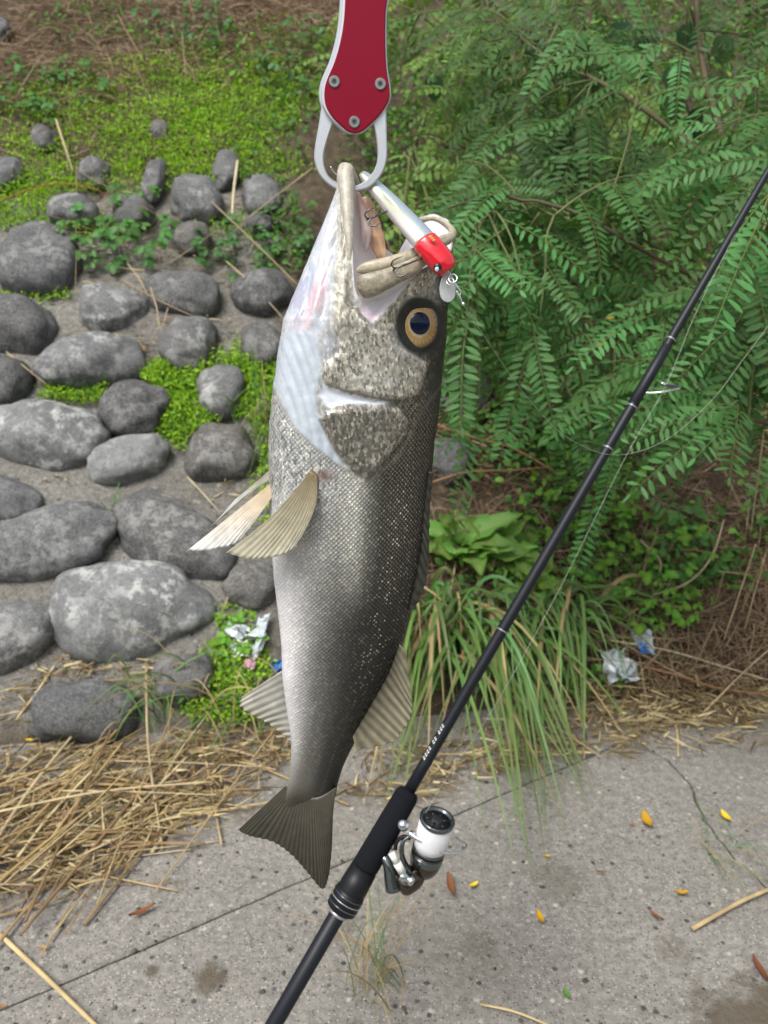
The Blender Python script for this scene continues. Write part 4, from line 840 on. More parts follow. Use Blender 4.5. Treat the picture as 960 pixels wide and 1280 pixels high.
# ------------------------------------------------------------------ vegetation helpers
def unit(v): v = np.asarray(v, float); return v/(np.linalg.norm(v, axis=-1, keepdims=True)+1e-12)
def ribbons(P, D, L, W, B, K=5, side=None):            # many narrow blades: start, direction, length, width, bend vector
    N = len(P); t = np.linspace(0, 1, K)[None, :, None]; L = np.broadcast_to(L, (N,))[:, None, None]; W = np.broadcast_to(W, (N,))
    C = P[:, None]+D[:, None]*L*t+B[:, None]*L*t*t
    if side is None: side = unit(np.cross(D, rng.normal(size=(N, 3))))
    wd = (W[:, None]*np.clip(1.15-t[..., 0]**2, .12, 1))[..., None]/2
    V = np.stack([C-side[:, None]*wd, C+side[:, None]*wd], 2).reshape(-1, 3)
    b = (np.arange(N)*K*2)[:, None]+(np.arange(K-1)*2)[None]; F = np.stack([b, b+1, b+3, b+2], -1).reshape(-1, 4)
    return V, F, K*2
LEAF2 = np.array([[0, 0], [.25, .36], [.6, .46], [.9, .22], [1, 0], [.9, -.22], [.6, -.46], [.25, -.36], [.5, 0]])
def leaves(P, D, Nn, L, W, cup=.15):
    N = len(P); D = unit(D); Sd = unit(np.cross(Nn, D)); Nn = np.cross(D, Sd)
    L = np.broadcast_to(L, (N,)); W = np.broadcast_to(W, (N,)); a = LEAF2[:, 0][None, :, None]; b = LEAF2[:, 1][None, :, None]
    V = P[:, None]+D[:, None]*(a*L[:, None, None])+Sd[:, None]*(b*W[:, None, None])+Nn[:, None]*((np.abs(b)*cup*2-.22*a*a)*W[:, None, None])
    base = (np.arange(N)*9)[:, None, None]; T = np.array([[i, (i+1) % 8, 8] for i in range(8)])[None]
    return V.reshape(-1, 3), (base+T).reshape(-1, 3), 9
def jitter_col(c, n, per, v=.25, h=.12):
    c = np.asarray(c)[None]*(1+rng.uniform(-v, v, (n, 1)))*(1+rng.uniform(-h, h, (n, 3))); return np.repeat(np.clip(c, .004, 1), per, 0)
def scatter(blobs, n, avoid=True, grow=.92):           # blobs: (cx, cy, rx, ry, weight)
    b = np.array(blobs, float); p = b[:, 4]*b[:, 2]*b[:, 3]; p /= p.sum(); i = rng.choice(len(b), n, p=p)
    r = np.sqrt(rng.uniform(0, 1, n))*(.85+.3*rng.random(n)); a = rng.uniform(0, 2*np.pi, n); x = b[i, 0]+b[i, 2]*r*np.cos(a); y = b[i, 1]+b[i, 3]*r*np.sin(a)
    if avoid: k = ~in_stone(x, y, grow); x, y = x[k], y[k]
    return x, y
OFFB = .012
def rand_dirs(n, base, spread): return unit(np.asarray(base)+rng.normal(size=(n, 3))*spread)

# ------------------------------------------------------------------ ground cover
# dry thatch over the upper bank and between the stems on the right
TH = [(-250, 90, 180, 90, .8), (-420, 150, 160, 120, .5), (1200, 500, 140, 300, .5), (200, 40, 240, 55, 1.8), (60, 95, 110, 40, 1.2), (350, 20, 130, 40, 2.0), (120, 190, 120, 50, .3), (420, 60, 60, 80, .5), (590, 510, 90, 90, 1.), (700, 680, 160, 90, .8), (880, 760, 140, 90, 1.2), (900, 620, 120, 120, .6), (620, 300, 140, 200, .35), (820, 300, 180, 220, .35), (1060, 650, 120, 260, .6), (-90, 100, 90, 100, .6), (470, 620, 80, 300, .3), (200, -60, 380, 60, .7), (760, -50, 300, 60, .4)]
x, y = scatter(TH, 27000); P = bank(x, y, OFFB+rng.uniform(-.005, .03, len(x))); n = len(P)
D = unit(E*rng.normal(0, 1, n)[:, None]+S*rng.normal(-.2, .7, n)[:, None]+NB*rng.uniform(-.05, .35, n)[:, None])
V, F, per = ribbons(P, D, rng.uniform(.06, .22, n), rng.uniform(.0012, .0032, n), NB*(-.35)+rng.normal(size=(n, 3))*.18, 5)
c = np.where(rng.random((n, 1)) < .6, np.array([[.29, .20, .13]]), np.array([[.45, .34, .22]])); c = np.where(rng.random((n, 1)) < .18, np.array([[.10, .045, .03]]), c)
A = Acc(); A.add(V, F, np.repeat(c*(1+rng.uniform(-.35, .35, (n, 1))), per, 0)); tag(A.build('dry_thatch', M['straw'], smooth=False), 'matted brown dry grass covering the upper bank', 'dry grass', kind='stuff')
# bright moss-like ground cover: small upright sprigs
MO = [(-230, 200, 150, 50, .7), (-200, 430, 120, 60, .5), (-330, 600, 100, 60, .4), (-120, 520, 60, 30, .6), (150, 225, 150, 16, 1.0), (250, 205, 110, 18, 1.0), (60, 235, 80, 14, .9), (300, 285, 60, 14, .6), (120, 290, 50, 14, .5), (170, 125, 130, 50, 1), (130, 190, 120, 30, 1), (300, 130, 80, 60, .9), (230, 80, 60, 30, .6), (40, 150, 70, 40, .6), (20, 262, 70, 26, 1.2), (205, 495, 32, 45, 1.5), (232, 515, 40, 48, 1.5), (255, 470, 75, 24, 1.4), (100, 493, 50, 13, 1.5), (312, 475, 34, 50, 1.2), (335, 510, 22, 70, 1), (290, 835, 50, 30, .9), (285, 880, 60, 24, .9), (350, 95, 60, 70, .7), (240, 170, 90, 40, .9), (-80, 240, 80, 60, .8), (330, 210, 60, 24, .5), (30, 372, 60, 9, 1.0), (340, 620, 26, 60, .5), (300, 790, 30, 40, .4)]
x, y = scatter(MO, 42000, True, .9); P = bank(x, y, OFFB-.004); n = len(P)
D = rand_dirs(n, NB*.9+ZUP*.5, .45); V, F, per = leaves(P+D*(rng.uniform(0, .03, n)*(1+.8*fbm(P*16, 63)))[:, None], rand_dirs(n, NB*.6, .8), rand_dirs(n, NB, .5), rng.uniform(.008, .020, n), rng.uniform(.004, .009, n))
c = np.where(rng.random((n, 1)) < .75, np.array([[.31, .53, .03]]), np.array([[.12, .29, .03]])); pat = .5+.5*fbm(P*7, 61)[:, None]; c = c*(1-.4*pat)+np.array([[.10, .24, .03]])*.4*pat
A = Acc(); A.add(V, F, np.repeat(c*(1+rng.uniform(-.3, .3, (n, 1))), per, 0)); tag(A.build('ground_cover', M['moss'], smooth=False), 'bright green low ground cover growing between the stones', 'ground cover', kind='stuff')
# leafy undergrowth in the shade
UN = [(60, 105, 70, 34, .7), (120, 25, 80, 30, .7), (380, 90, 50, 70, 1.2), (300, 55, 50, 40, .9), (240, 45, 70, 22, .6), (350, 290, 40, 60, 1), (330, 190, 60, 40, .5), (650, 560, 80, 46, .8), (720, 640, 80, 50, .9), (790, 720, 100, 60, 1.1), (620, 690, 70, 34, .8), (600, 440, 90, 110, .7), (760, 480, 160, 120, .8), (640, 200, 170, 190, 1.), (840, 180, 190, 230, 1.8), (480, 260, 60, 260, .8), (900, 680, 90, 60, .6), (1050, 420, 140, 300, .7), (560, 800, 60, 60, .5), (690, 830, 90, 40, .5), (700, -60, 300, 70, .8), (470, 700, 60, 160, .4)]
x, y = scatter(UN, 20000); hgt = rng.uniform(0, .06, len(x)); P = bank(x, y, OFFB+hgt); n = len(P)
V, F, per = leaves(P, rand_dirs(n, -NB*.2+ZUP*.1, .9), rand_dirs(n, NB*.8+ZUP*.6, .45), rng.uniform(.014, .034, n), rng.uniform(.011, .026, n))
c = np.where(rng.random((n, 1)) < .6, np.array([[.07, .18, .04]]), np.array([[.14, .28, .045]])); A = Acc(); A.add(V, F, np.repeat(c*(1+rng.uniform(-.35, .35, (n, 1))), per, 0))
tag(A.build('undergrowth', M['weed'], smooth=False), 'dense small leaved green undergrowth below the shrubs', 'undergrowth', kind='stuff')
# fine litter at the foot of the bank and in the joints
LI_ = [(200, 320, 170, 50, .35), (200, 250, 170, 30, .3), (120, 985, 190, 60, .8), (60, 1060, 110, 50, .6), (300, 930, 90, 26, 1), (560, 950, 120, 24, .7), (820, 870, 190, 34, 1.6), (700, 920, 120, 26, .8), (60, 600, 60, 8, .5), (170, 730, 80, 12, .6), (120, 835, 120, 16, .6), (300, 640, 40, 60, .4), (200, 425, 120, 40, .4), (20, 880, 60, 30, .7), (480, 990, 80, 20, .5), (900, 900, 120, 30, .5)]
x, y = scatter(LI_, 6200, True, .95); P = bank(x, y, OFFB+rng.uniform(-.008, .012, len(x))); n = len(P)
D = unit(E*rng.normal(.6, 1, n)[:, None]+HZ*rng.normal(.2, .8, n)[:, None]+ZUP*rng.uniform(-.05, .12, n)[:, None])
V, F, per = ribbons(P, D, rng.uniform(.015, .08, n), rng.uniform(.0014, .0055, n), rng.normal(size=(n, 3))*.10-ZUP*.05, 4)
c = np.array([[.30, .215, .115], [.20, .13, .075], [.11, .060, .035], [.42, .33, .20]])[rng.integers(0, 4, n)]
A = Acc(); A.add(V, F, np.repeat(c*(1+rng.uniform(-.3, .3, (n, 1))), per, 0)); tag(A.build('plant_litter', M['straw'], smooth=False), 'fine broken straw and leaf litter at the foot of the bank', 'litter', kind='stuff')
# small dark stones showing in and on the concrete
A = Acc(); iv, if_ = ico(1)
for k in range(260):
    X_, Y_ = rng.uniform(-100, 1060), rng.uniform(930, 1340); p = ground(X_, Y_); r_ = rng.uniform(.0015, .0045)
    A.add(iv*r_*np.array([rng.uniform(.8, 1.5), rng.uniform(.8, 1.3), .45])*(1+.2*noise3(iv*1.3+k, 9))[:, None]+p+[0, 0, r_*.1], if_, np.array([.07, .07, .072])*rng.uniform(.5, 1.6))
tag(A.build('pebbles', M['bark']), 'tiny dark pebbles scattered on the concrete', 'pebbles', kind='stuff')

# ------------------------------------------------------------------ shrubs with feathery compound leaves
def pinnate(seed, L=.21, pairs=11, ll=.036, lw=.0145, droop=.35, col=(.076, .20, .060), yel=0.0):
    r_ = np.random.default_rng(seed); A = Acc(); K = 14; t = np.linspace(0, 1, K); sw = r_.uniform(-.25, .25)
    mid = np.column_stack([L*t, L*sw*t*t*.6, -L*droop*t**2]); V, F = tube(mid, np.linspace(.0013, .0005, K), 4); A.add(V, F, np.array([.17, .22, .07]))
    f = lambda s: np.array([np.interp(s, t, mid[:, k]) for k in range(3)])
    for k in range(pairs+1):
        s = .14+.86*k/pairs; p = f(s); tg = unit(f(min(1, s+.03))-f(max(0, s-.03))); sd_ = unit(np.cross([0, 0, 1.], tg)); up = np.cross(tg, sd_)
        sc = (.55+.45*math.sin(math.pi*min(1, .18+.72*s)))*r_.uniform(.88, 1.08)
        for sg in ((1, -1) if k < pairs else (0,)):
            fa = math.radians(r_.uniform(58, 78)) if sg else 0
            d = unit(tg*math.cos(fa)+sd_*sg*math.sin(fa)-up*r_.uniform(-.05, .28)); n_ = unit(up+sd_*r_.uniform(-.3, .3)+tg*r_.uniform(-.3, .1))
            V, F, per = leaves((p+d*.002)[None], d[None], n_[None], ll*sc, lw*sc*r_.uniform(.9, 1.1), .10)
            A.add(V, F, np.clip(np.asarray(col)*r_.uniform(.8, 1.2), 0, 1)*(1-yel)+np.array([.26, .30, .04])*yel*r_.uniform(.5, 1))
    return A
def acc_mesh(A, name, mat): return mesh_data(name, np.vstack(A.v), A.f, mat, True, {'col': np.vstack(A.c)})
VAR1 = [pinnate(100+k, L=.17+.012*(k % 6), pairs=11+k % 5, droop=.15+.09*(k % 5), ll=.029+.002*(k % 3), lw=.0105) for k in range(12)]
VAR2 = [pinnate(300+k, L=.13+.01*(k % 4), pairs=5+k % 3, droop=.2+.1*(k % 4), ll=.030, lw=.017, col=(.14, .27, .065), yel=.05+.15*(k % 3)) for k in range(9)]
def mat_from(p, d, up, s=1.0):
    d = unit(d); y_ = unit(np.cross(up, d)); z_ = np.cross(d, y_)
    return np.column_stack([d*s, y_*s, z_*s]), p
def shrub(name, label, branches, clusters, variants, leafname, nparts, spread, group=None, leafscale=1.0, per_c=(5, 8), leafmat_=None):
    W = [smooth_pts([rodpt(*q) for q in b_], 24) for b_, _ in branches]; base = W[0][0]
    root = empty(name, base); tag(root, label, 'shrub', group)
    for (b_, (ra, rb_)), P in zip(branches, W):
        wob = np.cumsum(rng.normal(0, .004, P.shape), 0); P = P+wob*np.linspace(0, 1, len(P))[:, None]; V, F = tube(P-base, np.linspace(ra, rb_, len(P)), 8); n_ = len(V)
        mesh('branch', V, F, M['bark'], root, cols={'col': np.tile([.095, .072, .048], (n_, 1))*(1+.3*noise3(V*60, 3))[:, None]})
    allp = np.vstack(W); items = []; TW = Acc()
    for (cx, cy, cd) in clusters:
        c_ = rodpt(cx, cy, cd); dist = np.linalg.norm(allp-c_, axis=1); s_ = allp[np.argsort(dist)[rng.integers(0, 6)]]
        v_ = c_-s_; Ln = np.linalg.norm(v_)
        if Ln < .12: c_ = s_+unit(v_+rng.normal(size=3)*.1)*.14; v_ = c_-s_; Ln = .14
        tw = smooth_pts([s_, s_+v_*.5+np.array([0, 0, .06*Ln])+rng.normal(size=3)*.03*Ln, c_, c_+unit(v_)*.07-np.array([0, 0, .03])], 16)
        V, F = tube(tw, np.linspace(.0028, .0011, 16), 5); TW.add(V-base, F, np.array([.12, .13, .055])*rng.uniform(.7, 1.2))
        nl = rng.integers(*per_c)
        for k in range(nl):
            s1 = 1-(k/nl)*min(.85, .40/Ln+.15); i_ = int(s1*15); p = tw[i_]; tg = unit(tw[min(15, i_+1)]-tw[max(0, i_-1)])
            sd_ = unit(np.cross(tg, ZUP+rng.normal(size=3)*.3)); sg = 1 if k % 2 else -1
            d = unit(tg*(.9 if k == 0 else .35)+sd_*sg*(.15 if k == 0 else .8)+spread+rng.normal(size=3)*.28)
            up = unit(ZUP*.75-FW*.55+rng.normal(size=3)*.33)
            items.append((p, d, up, rng.uniform(.8, 1.15)*leafscale, rng.integers(len(variants))))
    TW.build('twigs', M['bark'], root)['kind'] = 'stuff'
    dep = np.array([(it[0]-CAM)@FW for it in items]); ixy = np.array([project(it[0]) for it in items])
    inv = (ixy[:, 0] > -40) & (ixy[:, 0] < 1010) & (ixy[:, 1] > -60) & (ixy[:, 1] < 1290)
    order = np.lexsort((dep, ~inv)); md = [acc_mesh(v_, leafname, leafmat_ or M['leaf']) for v_ in variants]
    rest = Acc()
    for r_, i in enumerate(order):
        p, d, up, s_, k = items[i]; R, p = mat_from(p, d, up, s_)
        if r_ < nparts:
            o = bpy.data.objects.new(leafname, md[k]); COL.objects.link(o); o.parent = root
            o.matrix_local = Matrix([[*R[0], p[0]-base[0]], [*R[1], p[1]-base[1]], [*R[2], p[2]-base[2]], [0, 0, 0, 1]])
        else:
            V = np.vstack(variants[k].v)@R.T+p-base; n0 = rest.n; rest.v.append(V); rest.f += [f+n0 for f in variants[k].f]; rest.n += len(V); rest.c.append(np.vstack(variants[k].c)*rng.uniform(.75, 1.2))
    if rest.n:
        o = mesh('leaves', np.vstack(rest.v), rest.f, leafmat_ or M['leaf'], root, cols={'col': np.vstack(rest.c)}); o['kind'] = 'stuff'
    return root
def clus(n, boxes):
    out = []; w_ = np.array([b_[6] for b_ in boxes]); w_ = w_/w_.sum()
    for i in rng.choice(len(boxes), n, p=w_):
        x0, x1, y0, y1, d0, d1, _ = boxes[i]; out.append((rng.uniform(x0, x1), rng.uniform(y0, y1), rng.uniform(d0, d1)))
    return out
br = [([(1090, 640, 1.75), (1000, 400, 1.65), (915, 220, 1.75), (868, 60, 1.95), (850, -140, 2.1)], (.011, .006)), ([(1000, 400, 1.65), (860, 345, 1.62), (740, 285, 1.6), (640, 262, 1.6), (585, 282, 1.55)], (.006, .002)),
      ([(915, 220, 1.75), (790, 125, 1.9), (690, 70, 2.0), (610, 20, 2.1)], (.007, .003)), ([(1090, 640, 1.75), (985, 545, 1.5), (900, 530, 1.42), (820, 560, 1.45)], (.006, .002)),
      ([(1000, 400, 1.65), (1040, 200, 1.5), (1000, 60, 1.5), (940, -60, 1.6)], (.007, .003)), ([(1000, 400, 1.65), (960, 300, 1.5), (985, 215, 1.35), (1000, 150, 1.25)], (.004, .0015)), ([(860, 345, 1.62), (780, 420, 1.7), (720, 450, 1.75), (670, 520, 1.8)], (.004, .0015))]
cl_ = clus(98, [(780, 1010, -40, 220, 1.7, 2.3, 2.2), (560, 720, 230, 360, 1.5, 1.75, 1.5), (700, 960, 20, 300, 1.5, 2.1, 2.2), (700, 860, 280, 470, 1.55, 1.9, 1.6), (860, 1000, 280, 470, 1.38, 1.7, 1.6), (590, 760, 20, 240, 1.8, 2.3, 1.5), (960, 1250, -100, 600, 1.25, 1.8, 1.6), (620, 1000, -160, 20, 1.6, 2.2, 1.2), (690, 790, 480, 560, 1.7, 1.9, .3)])
cl_ += [(592, 330, 1.48), (585, 385, 1.5), (600, 440, 1.52), (640, 300, 1.5), (650, 350, 1.52), (968, 225, 1.22), (915, 470, 1.38), (955, 490, 1.36), (950, 420, 1.38), (940, 340, 1.36)]
shrub('shrub', 'tall green shrub with feathery compound leaves that the rod leans into', br, cl_, VAR1, 'leaf', 300, np.array([-.35, -.12, -.28]))
br2 = [([(760, 330, 2.75), (700, 180, 2.7), (690, 60, 2.7), (720, -120, 2.8)], (.009, .005)), ([(700, 180, 2.7), (620, 105, 2.6), (560, 60, 2.6), (520, 10, 2.6)], (.005, .002)), ([(700, 180, 2.7), (600, 190, 2.55), (540, 170, 2.5), (505, 190, 2.5)], (.004, .0015)), ([(690, 60, 2.7), (600, 0, 2.6), (540, -60, 2.6)], (.005, .002))]
cl2 = clus(70, [(500, 680, -20, 130, 2.4, 2.9, 2), (500, 660, 120, 300, 2.35, 2.8, 2.), (640, 820, -20, 260, 2.5, 3.0, 1.5), (500, 800, -160, -10, 2.5, 3.0, 1), (520, 620, 300, 430, 2.3, 2.6, .6), (430, 510, -40, 60, 2.6, 2.9, .25)])
shrub('shrub', 'paler loose shrub with small oval leaves behind the fish grip', br2, cl2, VAR2, 'leaf', 240, np.array([-.2, -.1, -.15]), leafscale=1.05)

# ------------------------------------------------------------------ individual plants
def blade_leaf(seed, L, W, col, rib=(.25, .36, .12), lobes=0.0, droop=.35, K=18):
    r_ = np.random.default_rng(seed); t = np.linspace(0, 1, K); A = Acc(); wid = W*np.sin(np.pi*np.clip(t*.9+.07, 0, 1))**.8*(.40+.85*t)*np.clip((1.0-t)*4, 0, 1)**.5
    wid = wid*(1+lobes*np.sin(t*22+seed)+lobes*.5*r_.normal(size=K)); zc = .35*L*t-droop*L*1.6*t*t+.05*W*np.cumsum(r_.normal(size=K))*.5; V = []; cols = []
    for j, b_ in enumerate((-1, -.55, 0, .55, 1)):
        V.append(np.column_stack([L*t, b_*wid/2, zc+abs(b_)*.22*wid+.07*W*np.sin(t*17+j*2+seed)*(abs(b_) > .5)])); cols.append(np.tile(np.asarray(rib) if j == 2 else np.asarray(col)*r_.uniform(.85, 1.1), (K, 1)))
    V = np.array(V); A.add(V.reshape(-1, 3), grid_faces(5, K), np.vstack(cols)); return A
def round_leaf(seed, R, col, three=True):                # a leaf of three oval leaflets, or one broad leaf
    r_ = np.random.default_rng(seed); A = Acc()
    for a_ in ((-1.15, 0, 1.15) if three else (0,)):
        d = np.array([math.cos(a_), math.sin(a_), r_.uniform(-.35, .1)]); n_ = np.array([r_.uniform(-.25, .25), r_.uniform(-.25, .25), 1.]); s_ = r_.uniform(.8, 1.15)*(1.15 if a_ == 0 else 1)
        V, F, per = leaves((d*.12*R)[None], d[None], n_[None], R*1.5*s_ if three else R*2, R*1.15*s_ if three else R*1.9, .14); c = np.asarray(col)*r_.uniform(.8, 1.2); cc = np.tile(c, (9, 1)); cc[8] *= 1.25; A.add(V, F, cc)
    return A
def plant(name, label, px_, py_, variants, n, rad, hgt, cat='weed', group=None, sc=(.7, 1.15), upw=.8, stemcol=(.13, .17, .06), rosette=False):
    p0 = bank(float(px_), float(py_), OFFB-.008); root = empty(name, p0); tag(root, label, cat, group); md = [acc_mesh(v_, 'leaf', M['weed']) for v_ in variants]; stems = Acc()
    for k in range(n):
        a = rng.uniform(0, 2*np.pi); out = E*math.cos(a)+S*math.sin(a); rr = rad*math.sqrt(rng.random()); p = out*rr+(NB*.7+ZUP*.3)*hgt*rng.uniform(.25, 1)
        if rosette: p = out*.01; a = 2*np.pi*k/n+rng.uniform(-.3, .3); out = E*math.cos(a)+S*math.sin(a)*.8
        d = unit(out+NB*(rng.uniform(.3, 1.3) if rosette else rng.uniform(-.2, .5))+rng.normal(size=3)*.2); up = unit(NB*upw+ZUP*.4-FW*.25+rng.normal(size=3)*.2); s_ = rng.uniform(*sc)
        R, _ = mat_from(p, d, up, s_); o = bpy.data.objects.new('leaf', md[rng.integers(len(md))]); COL.objects.link(o); o.parent = root
        o.matrix_local = Matrix([[*R[0], p[0]], [*R[1], p[1]], [*R[2], p[2]], [0, 0, 0, 1]])
        if not rosette: V, F = tube(smooth_pts([out*rr*.3, out*rr*.7+NB*.02, p], 6), .0011, 4); stems.add(V, F, np.asarray(stemcol))
    if stems.n: stems.build('stems', M['weed'], root)['kind'] = 'stuff'
    return root
BL = [blade_leaf(k, .15+.02*(k % 3), .075+.012*(k % 2), (.16, .33, .065), lobes=.10, droop=.2+.12*(k % 3)) for k in range(6)]
plant('broadleaf_weed', 'large rosette of broad pale green leaves growing beside the fish', 575, 690, BL, 22, .02, .05, rosette=True, sc=(.55, 1.1))
BL2 = [blade_leaf(k+9, .14, .055, (.17, .35, .055), lobes=.13) for k in range(3)]
plant('broadleaf_weed', 'mid sized ragged leaved rosette between the fish back and the rod', 630, 700, BL2, 16, .02, .05, rosette=True, sc=(.6, 1.1))
plant('broadleaf_weed', 'smaller rosette of light green leaves just behind the rod', 665, 745, BL2, 11, .02, .05, rosette=True, sc=(.6, 1.0))
RL1 = [round_leaf(k, .021, (.065, .19, .04)) for k in range(4)]; RL2 = [round_leaf(k+20, .017, (.14, .32, .035)) for k in range(4)]; RL3 = [round_leaf(k+30, .018, (.05, .145, .038)) for k in range(4)]
for a_ in (('leafy_weed', 'dark green round leaved weed above the pale oval stone', 150, 305, RL1, 60, .19, .11), ('leafy_weed', 'green leafy weed hanging over the shaded stones by the dry twigs', 300, 325, RL3, 34, .14, .09),
           ('leafy_weed', 'round leaved weed at the upper bank beside the silver grip jaw', 368, 300, RL3, 26, .13, .09), ('leafy_weed', 'cluster of bright round leaves under the rod near the dead branches', 790, 725, RL2, 70, .20, .12),
           ('leafy_weed', 'small cluster of yellow green leaves beside the broad rosette', 640, 715, RL2, 20, .09, .06), ('leafy_weed', 'patch of clover like leaves below the shrub', 725, 640, RL2, 50, .18, .10),
           ('leafy_weed', 'little leafy weed in shade next to the reddish fallen branch', 655, 545, RL1, 30, .13, .10), ('leafy_weed', 'leafy weed tangled in straw near the blue plastic scrap', 850, 700, RL1, 26, .13, .09),
           ('leafy_weed', 'dark leaved weed growing on the dry slope top', 235, 45, RL3, 34, .22, .10), ('leafy_weed', 'dark leaved weed spreading beside the red grip handle', 385, 95, RL3, 44, .24, .14), ('leafy_weed', 'leafy weed at the edge of the mossy slope by the lone dark stones', 60, 120, RL1, 40, .22, .08),
           ('leafy_weed', 'tiny weed sprouting by the crumpled litter', 300, 800, RL2, 16, .06, .05)): plant(*a_)
# dark broad vine leaves deep in the shrub
VL = [round_leaf(k+50, .045, (.028, .075, .034), False) for k in range(3)]
root = empty('vine', rodpt(880, 150, 2.3)); tag(root, 'dark large leaved vine inside the tall shrub', 'vine'); mdv = [acc_mesh(v_, 'leaf', M['leaf']) for v_ in VL]
vs_ = [(815, 30, 2.25), (850, 72, 2.2), (800, 60, 2.3), (865, 25, 2.2), (840, 110, 2.3), (880, 130, 2.3), (785, 20, 2.3), (905, 40, 2.25), (660, 50, 2.4), (740, 90, 2.4), (700, 320, 2.2), (540, 90, 2.6)]
for q in vs_:
    p = rodpt(*q)-np.array(root.location); R, _ = mat_from(p, unit(np.array([rng.uniform(-.6, .6), -.2, -1.])), unit(-FW+ZUP*.5+rng.normal(size=3)*.25), rng.uniform(.8, 1.2)); o = bpy.data.objects.new('leaf', mdv[rng.integers(3)]); COL.objects.link(o); o.parent = root
    o.matrix_local = Matrix([[*R[0], p[0]], [*R[1], p[1]], [*R[2], p[2]], [0, 0, 0, 1]])
P_ = smooth_pts([rodpt(*q) for q in ((890, 240, 2.35), (850, 110, 2.3), (800, 45, 2.35), (660, 40, 2.45), (540, 80, 2.65))], 20)-np.array(root.location); V, F = tube(P_, .0025, 6); mesh('stem', V, F, M['bark'], root, cols={'col': np.tile([.06, .055, .03], (len(V), 1))})

# grass tufts: each blade a part
def grass_blade(B_, C_, T_, wid, col, tipc=None):
    K = 12; t = np.linspace(0, 1, K)[:, None]; P = (1-t)**2*B_+2*t*(1-t)*C_+t*t*T_; tg = unit(np.gradient(P, axis=0)); sd_ = unit(np.cross(tg, unit(-FW*.6+ZUP*.6+rng.normal(size=3)*.3))); nn = np.cross(sd_, tg)
    w_ = wid*np.clip(np.minimum(1, .55+t*2)*(1.04-t**3), .05, 1)/2; V = np.stack([P-sd_*w_, P-nn*w_*.35, P+sd_*w_], 1).reshape(-1, 3); c = np.repeat(np.asarray(col)*(1-.3*t)+np.asarray(tipc if tipc is not None else col)*.3*t, 3, 0)
    return V, grid_faces(K, 3), c
def tuft(label, px_, py_, n, tips, h=(.10, .26), wid=(.005, .0125), base_r=.06, dry=.12, group='grass tufts at the foot of the bank'):
    b0 = bank(float(px_), float(py_), .0); root = empty('grass_tuft', b0); tag(root, label, 'grass', group)
    for k in range(n):
        B_ = E*rng.normal(0, base_r)+S*rng.normal(0, base_r*.5); tx, ty, sx_, sy_, z_ = tips[rng.integers(len(tips))]
        T_ = bank(tx+rng.normal(0, sx_), ty+rng.normal(0, sy_), max(.004, rng.normal(z_, z_*.4+.004)))-b0; hh = rng.uniform(*h); C_ = B_+(T_-B_)*rng.uniform(.2, .5)+ZUP*hh*1.5
        isdry = rng.random() < dry; col = np.array([.34, .25, .13])*rng.uniform(.7, 1.1) if isdry else np.array([.070, .19, .048])*rng.uniform(.6, 1.5)*np.array([rng.uniform(.8, 1.3), 1, rng.uniform(.8, 1.4)])
        V, F, c = grass_blade(B_, C_, T_, rng.uniform(*wid), col, (.30, .25, .10)); mesh('blade', V, F, M['straw' if isdry else 'grass'], root, cols={'col': c})
tuft('big tuft of long arching grass spilling onto the concrete beside the reel', 590, 800, 78, [(660, 1065, 20, 30, .01), (725, 1025, 30, 30, .01), (650, 1000, 40, 40, .01), (580, 950, 40, 40, .04), (620, 890, 60, 40, .07), (740, 900, 40, 40, .05), (530, 870, 40, 40, .10), (690, 830, 40, 30, .12)])
tuft('arching green grass tuft below the broad rosette behind the fish', 545, 795, 70, [(520, 900, 30, 40, .05), (560, 870, 40, 30, .08), (500, 980, 30, 30, .01), (600, 860, 40, 40, .06), (450, 960, 40, 30, .02)], dry=.3)
tuft('grass tuft under the shrub with blades bending to the right', 680, 790, 60, [(760, 880, 50, 30, .03), (800, 830, 50, 30, .05), (730, 940, 40, 30, .01), (660, 900, 40, 30, .04)], dry=.2)
tuft('thin grass growing around the blue grey stone', 215, 885, 46, [(170, 900, 40, 20, .05), (260, 830, 40, 40, .10), (140, 950, 40, 20, .01), (150, 860, 30, 20, .12), (250, 930, 30, 20, .01)], h=(.04, .14), wid=(.002, .0045), dry=.3)
tuft('short grass between the dark brown stone and the fish', 325, 540, 34, [(310, 470, 20, 30, .08), (345, 500, 20, 30, .06), (300, 590, 20, 20, .03)], h=(.03, .1), wid=(.002, .0045), dry=.15)
tuft('little grass sprout between the two big dark stones', 145, 650, 16, [(150, 625, 14, 12, .03), (160, 665, 10, 10, .03), (135, 640, 10, 10, .03)], h=(.02, .05), wid=(.002, .004), base_r=.015, dry=.1)
tuft('sparse dry grass sprouting from the concrete joint below the reel', 470, 1235, 40, [(450, 1180, 50, 40, .10), (500, 1120, 50, 50, .08), (520, 1260, 60, 30, .02), (400, 1170, 30, 40, .08)], h=(.02, .08), wid=(.0010, .0024), base_r=.03, dry=.6)
tuft('grass fringe at the slope toe below the anal fin', 310, 905, 40, [(270, 870, 40, 30, .06), (330, 960, 40, 20, .01), (230, 950, 30, 20, .02), (350, 880, 30, 30, .07)], h=(.03, .12), wid=(.0025, .005), dry=.35)
tuft('wispy weed sprouting from the crack in the concrete', 905, 1055, 16, [(930, 1090, 40, 30, .02), (880, 1020, 30, 20, .03), (960, 1120, 30, 30, .01)], h=(.01, .04), wid=(.001, .0022), base_r=.03, dry=.5)

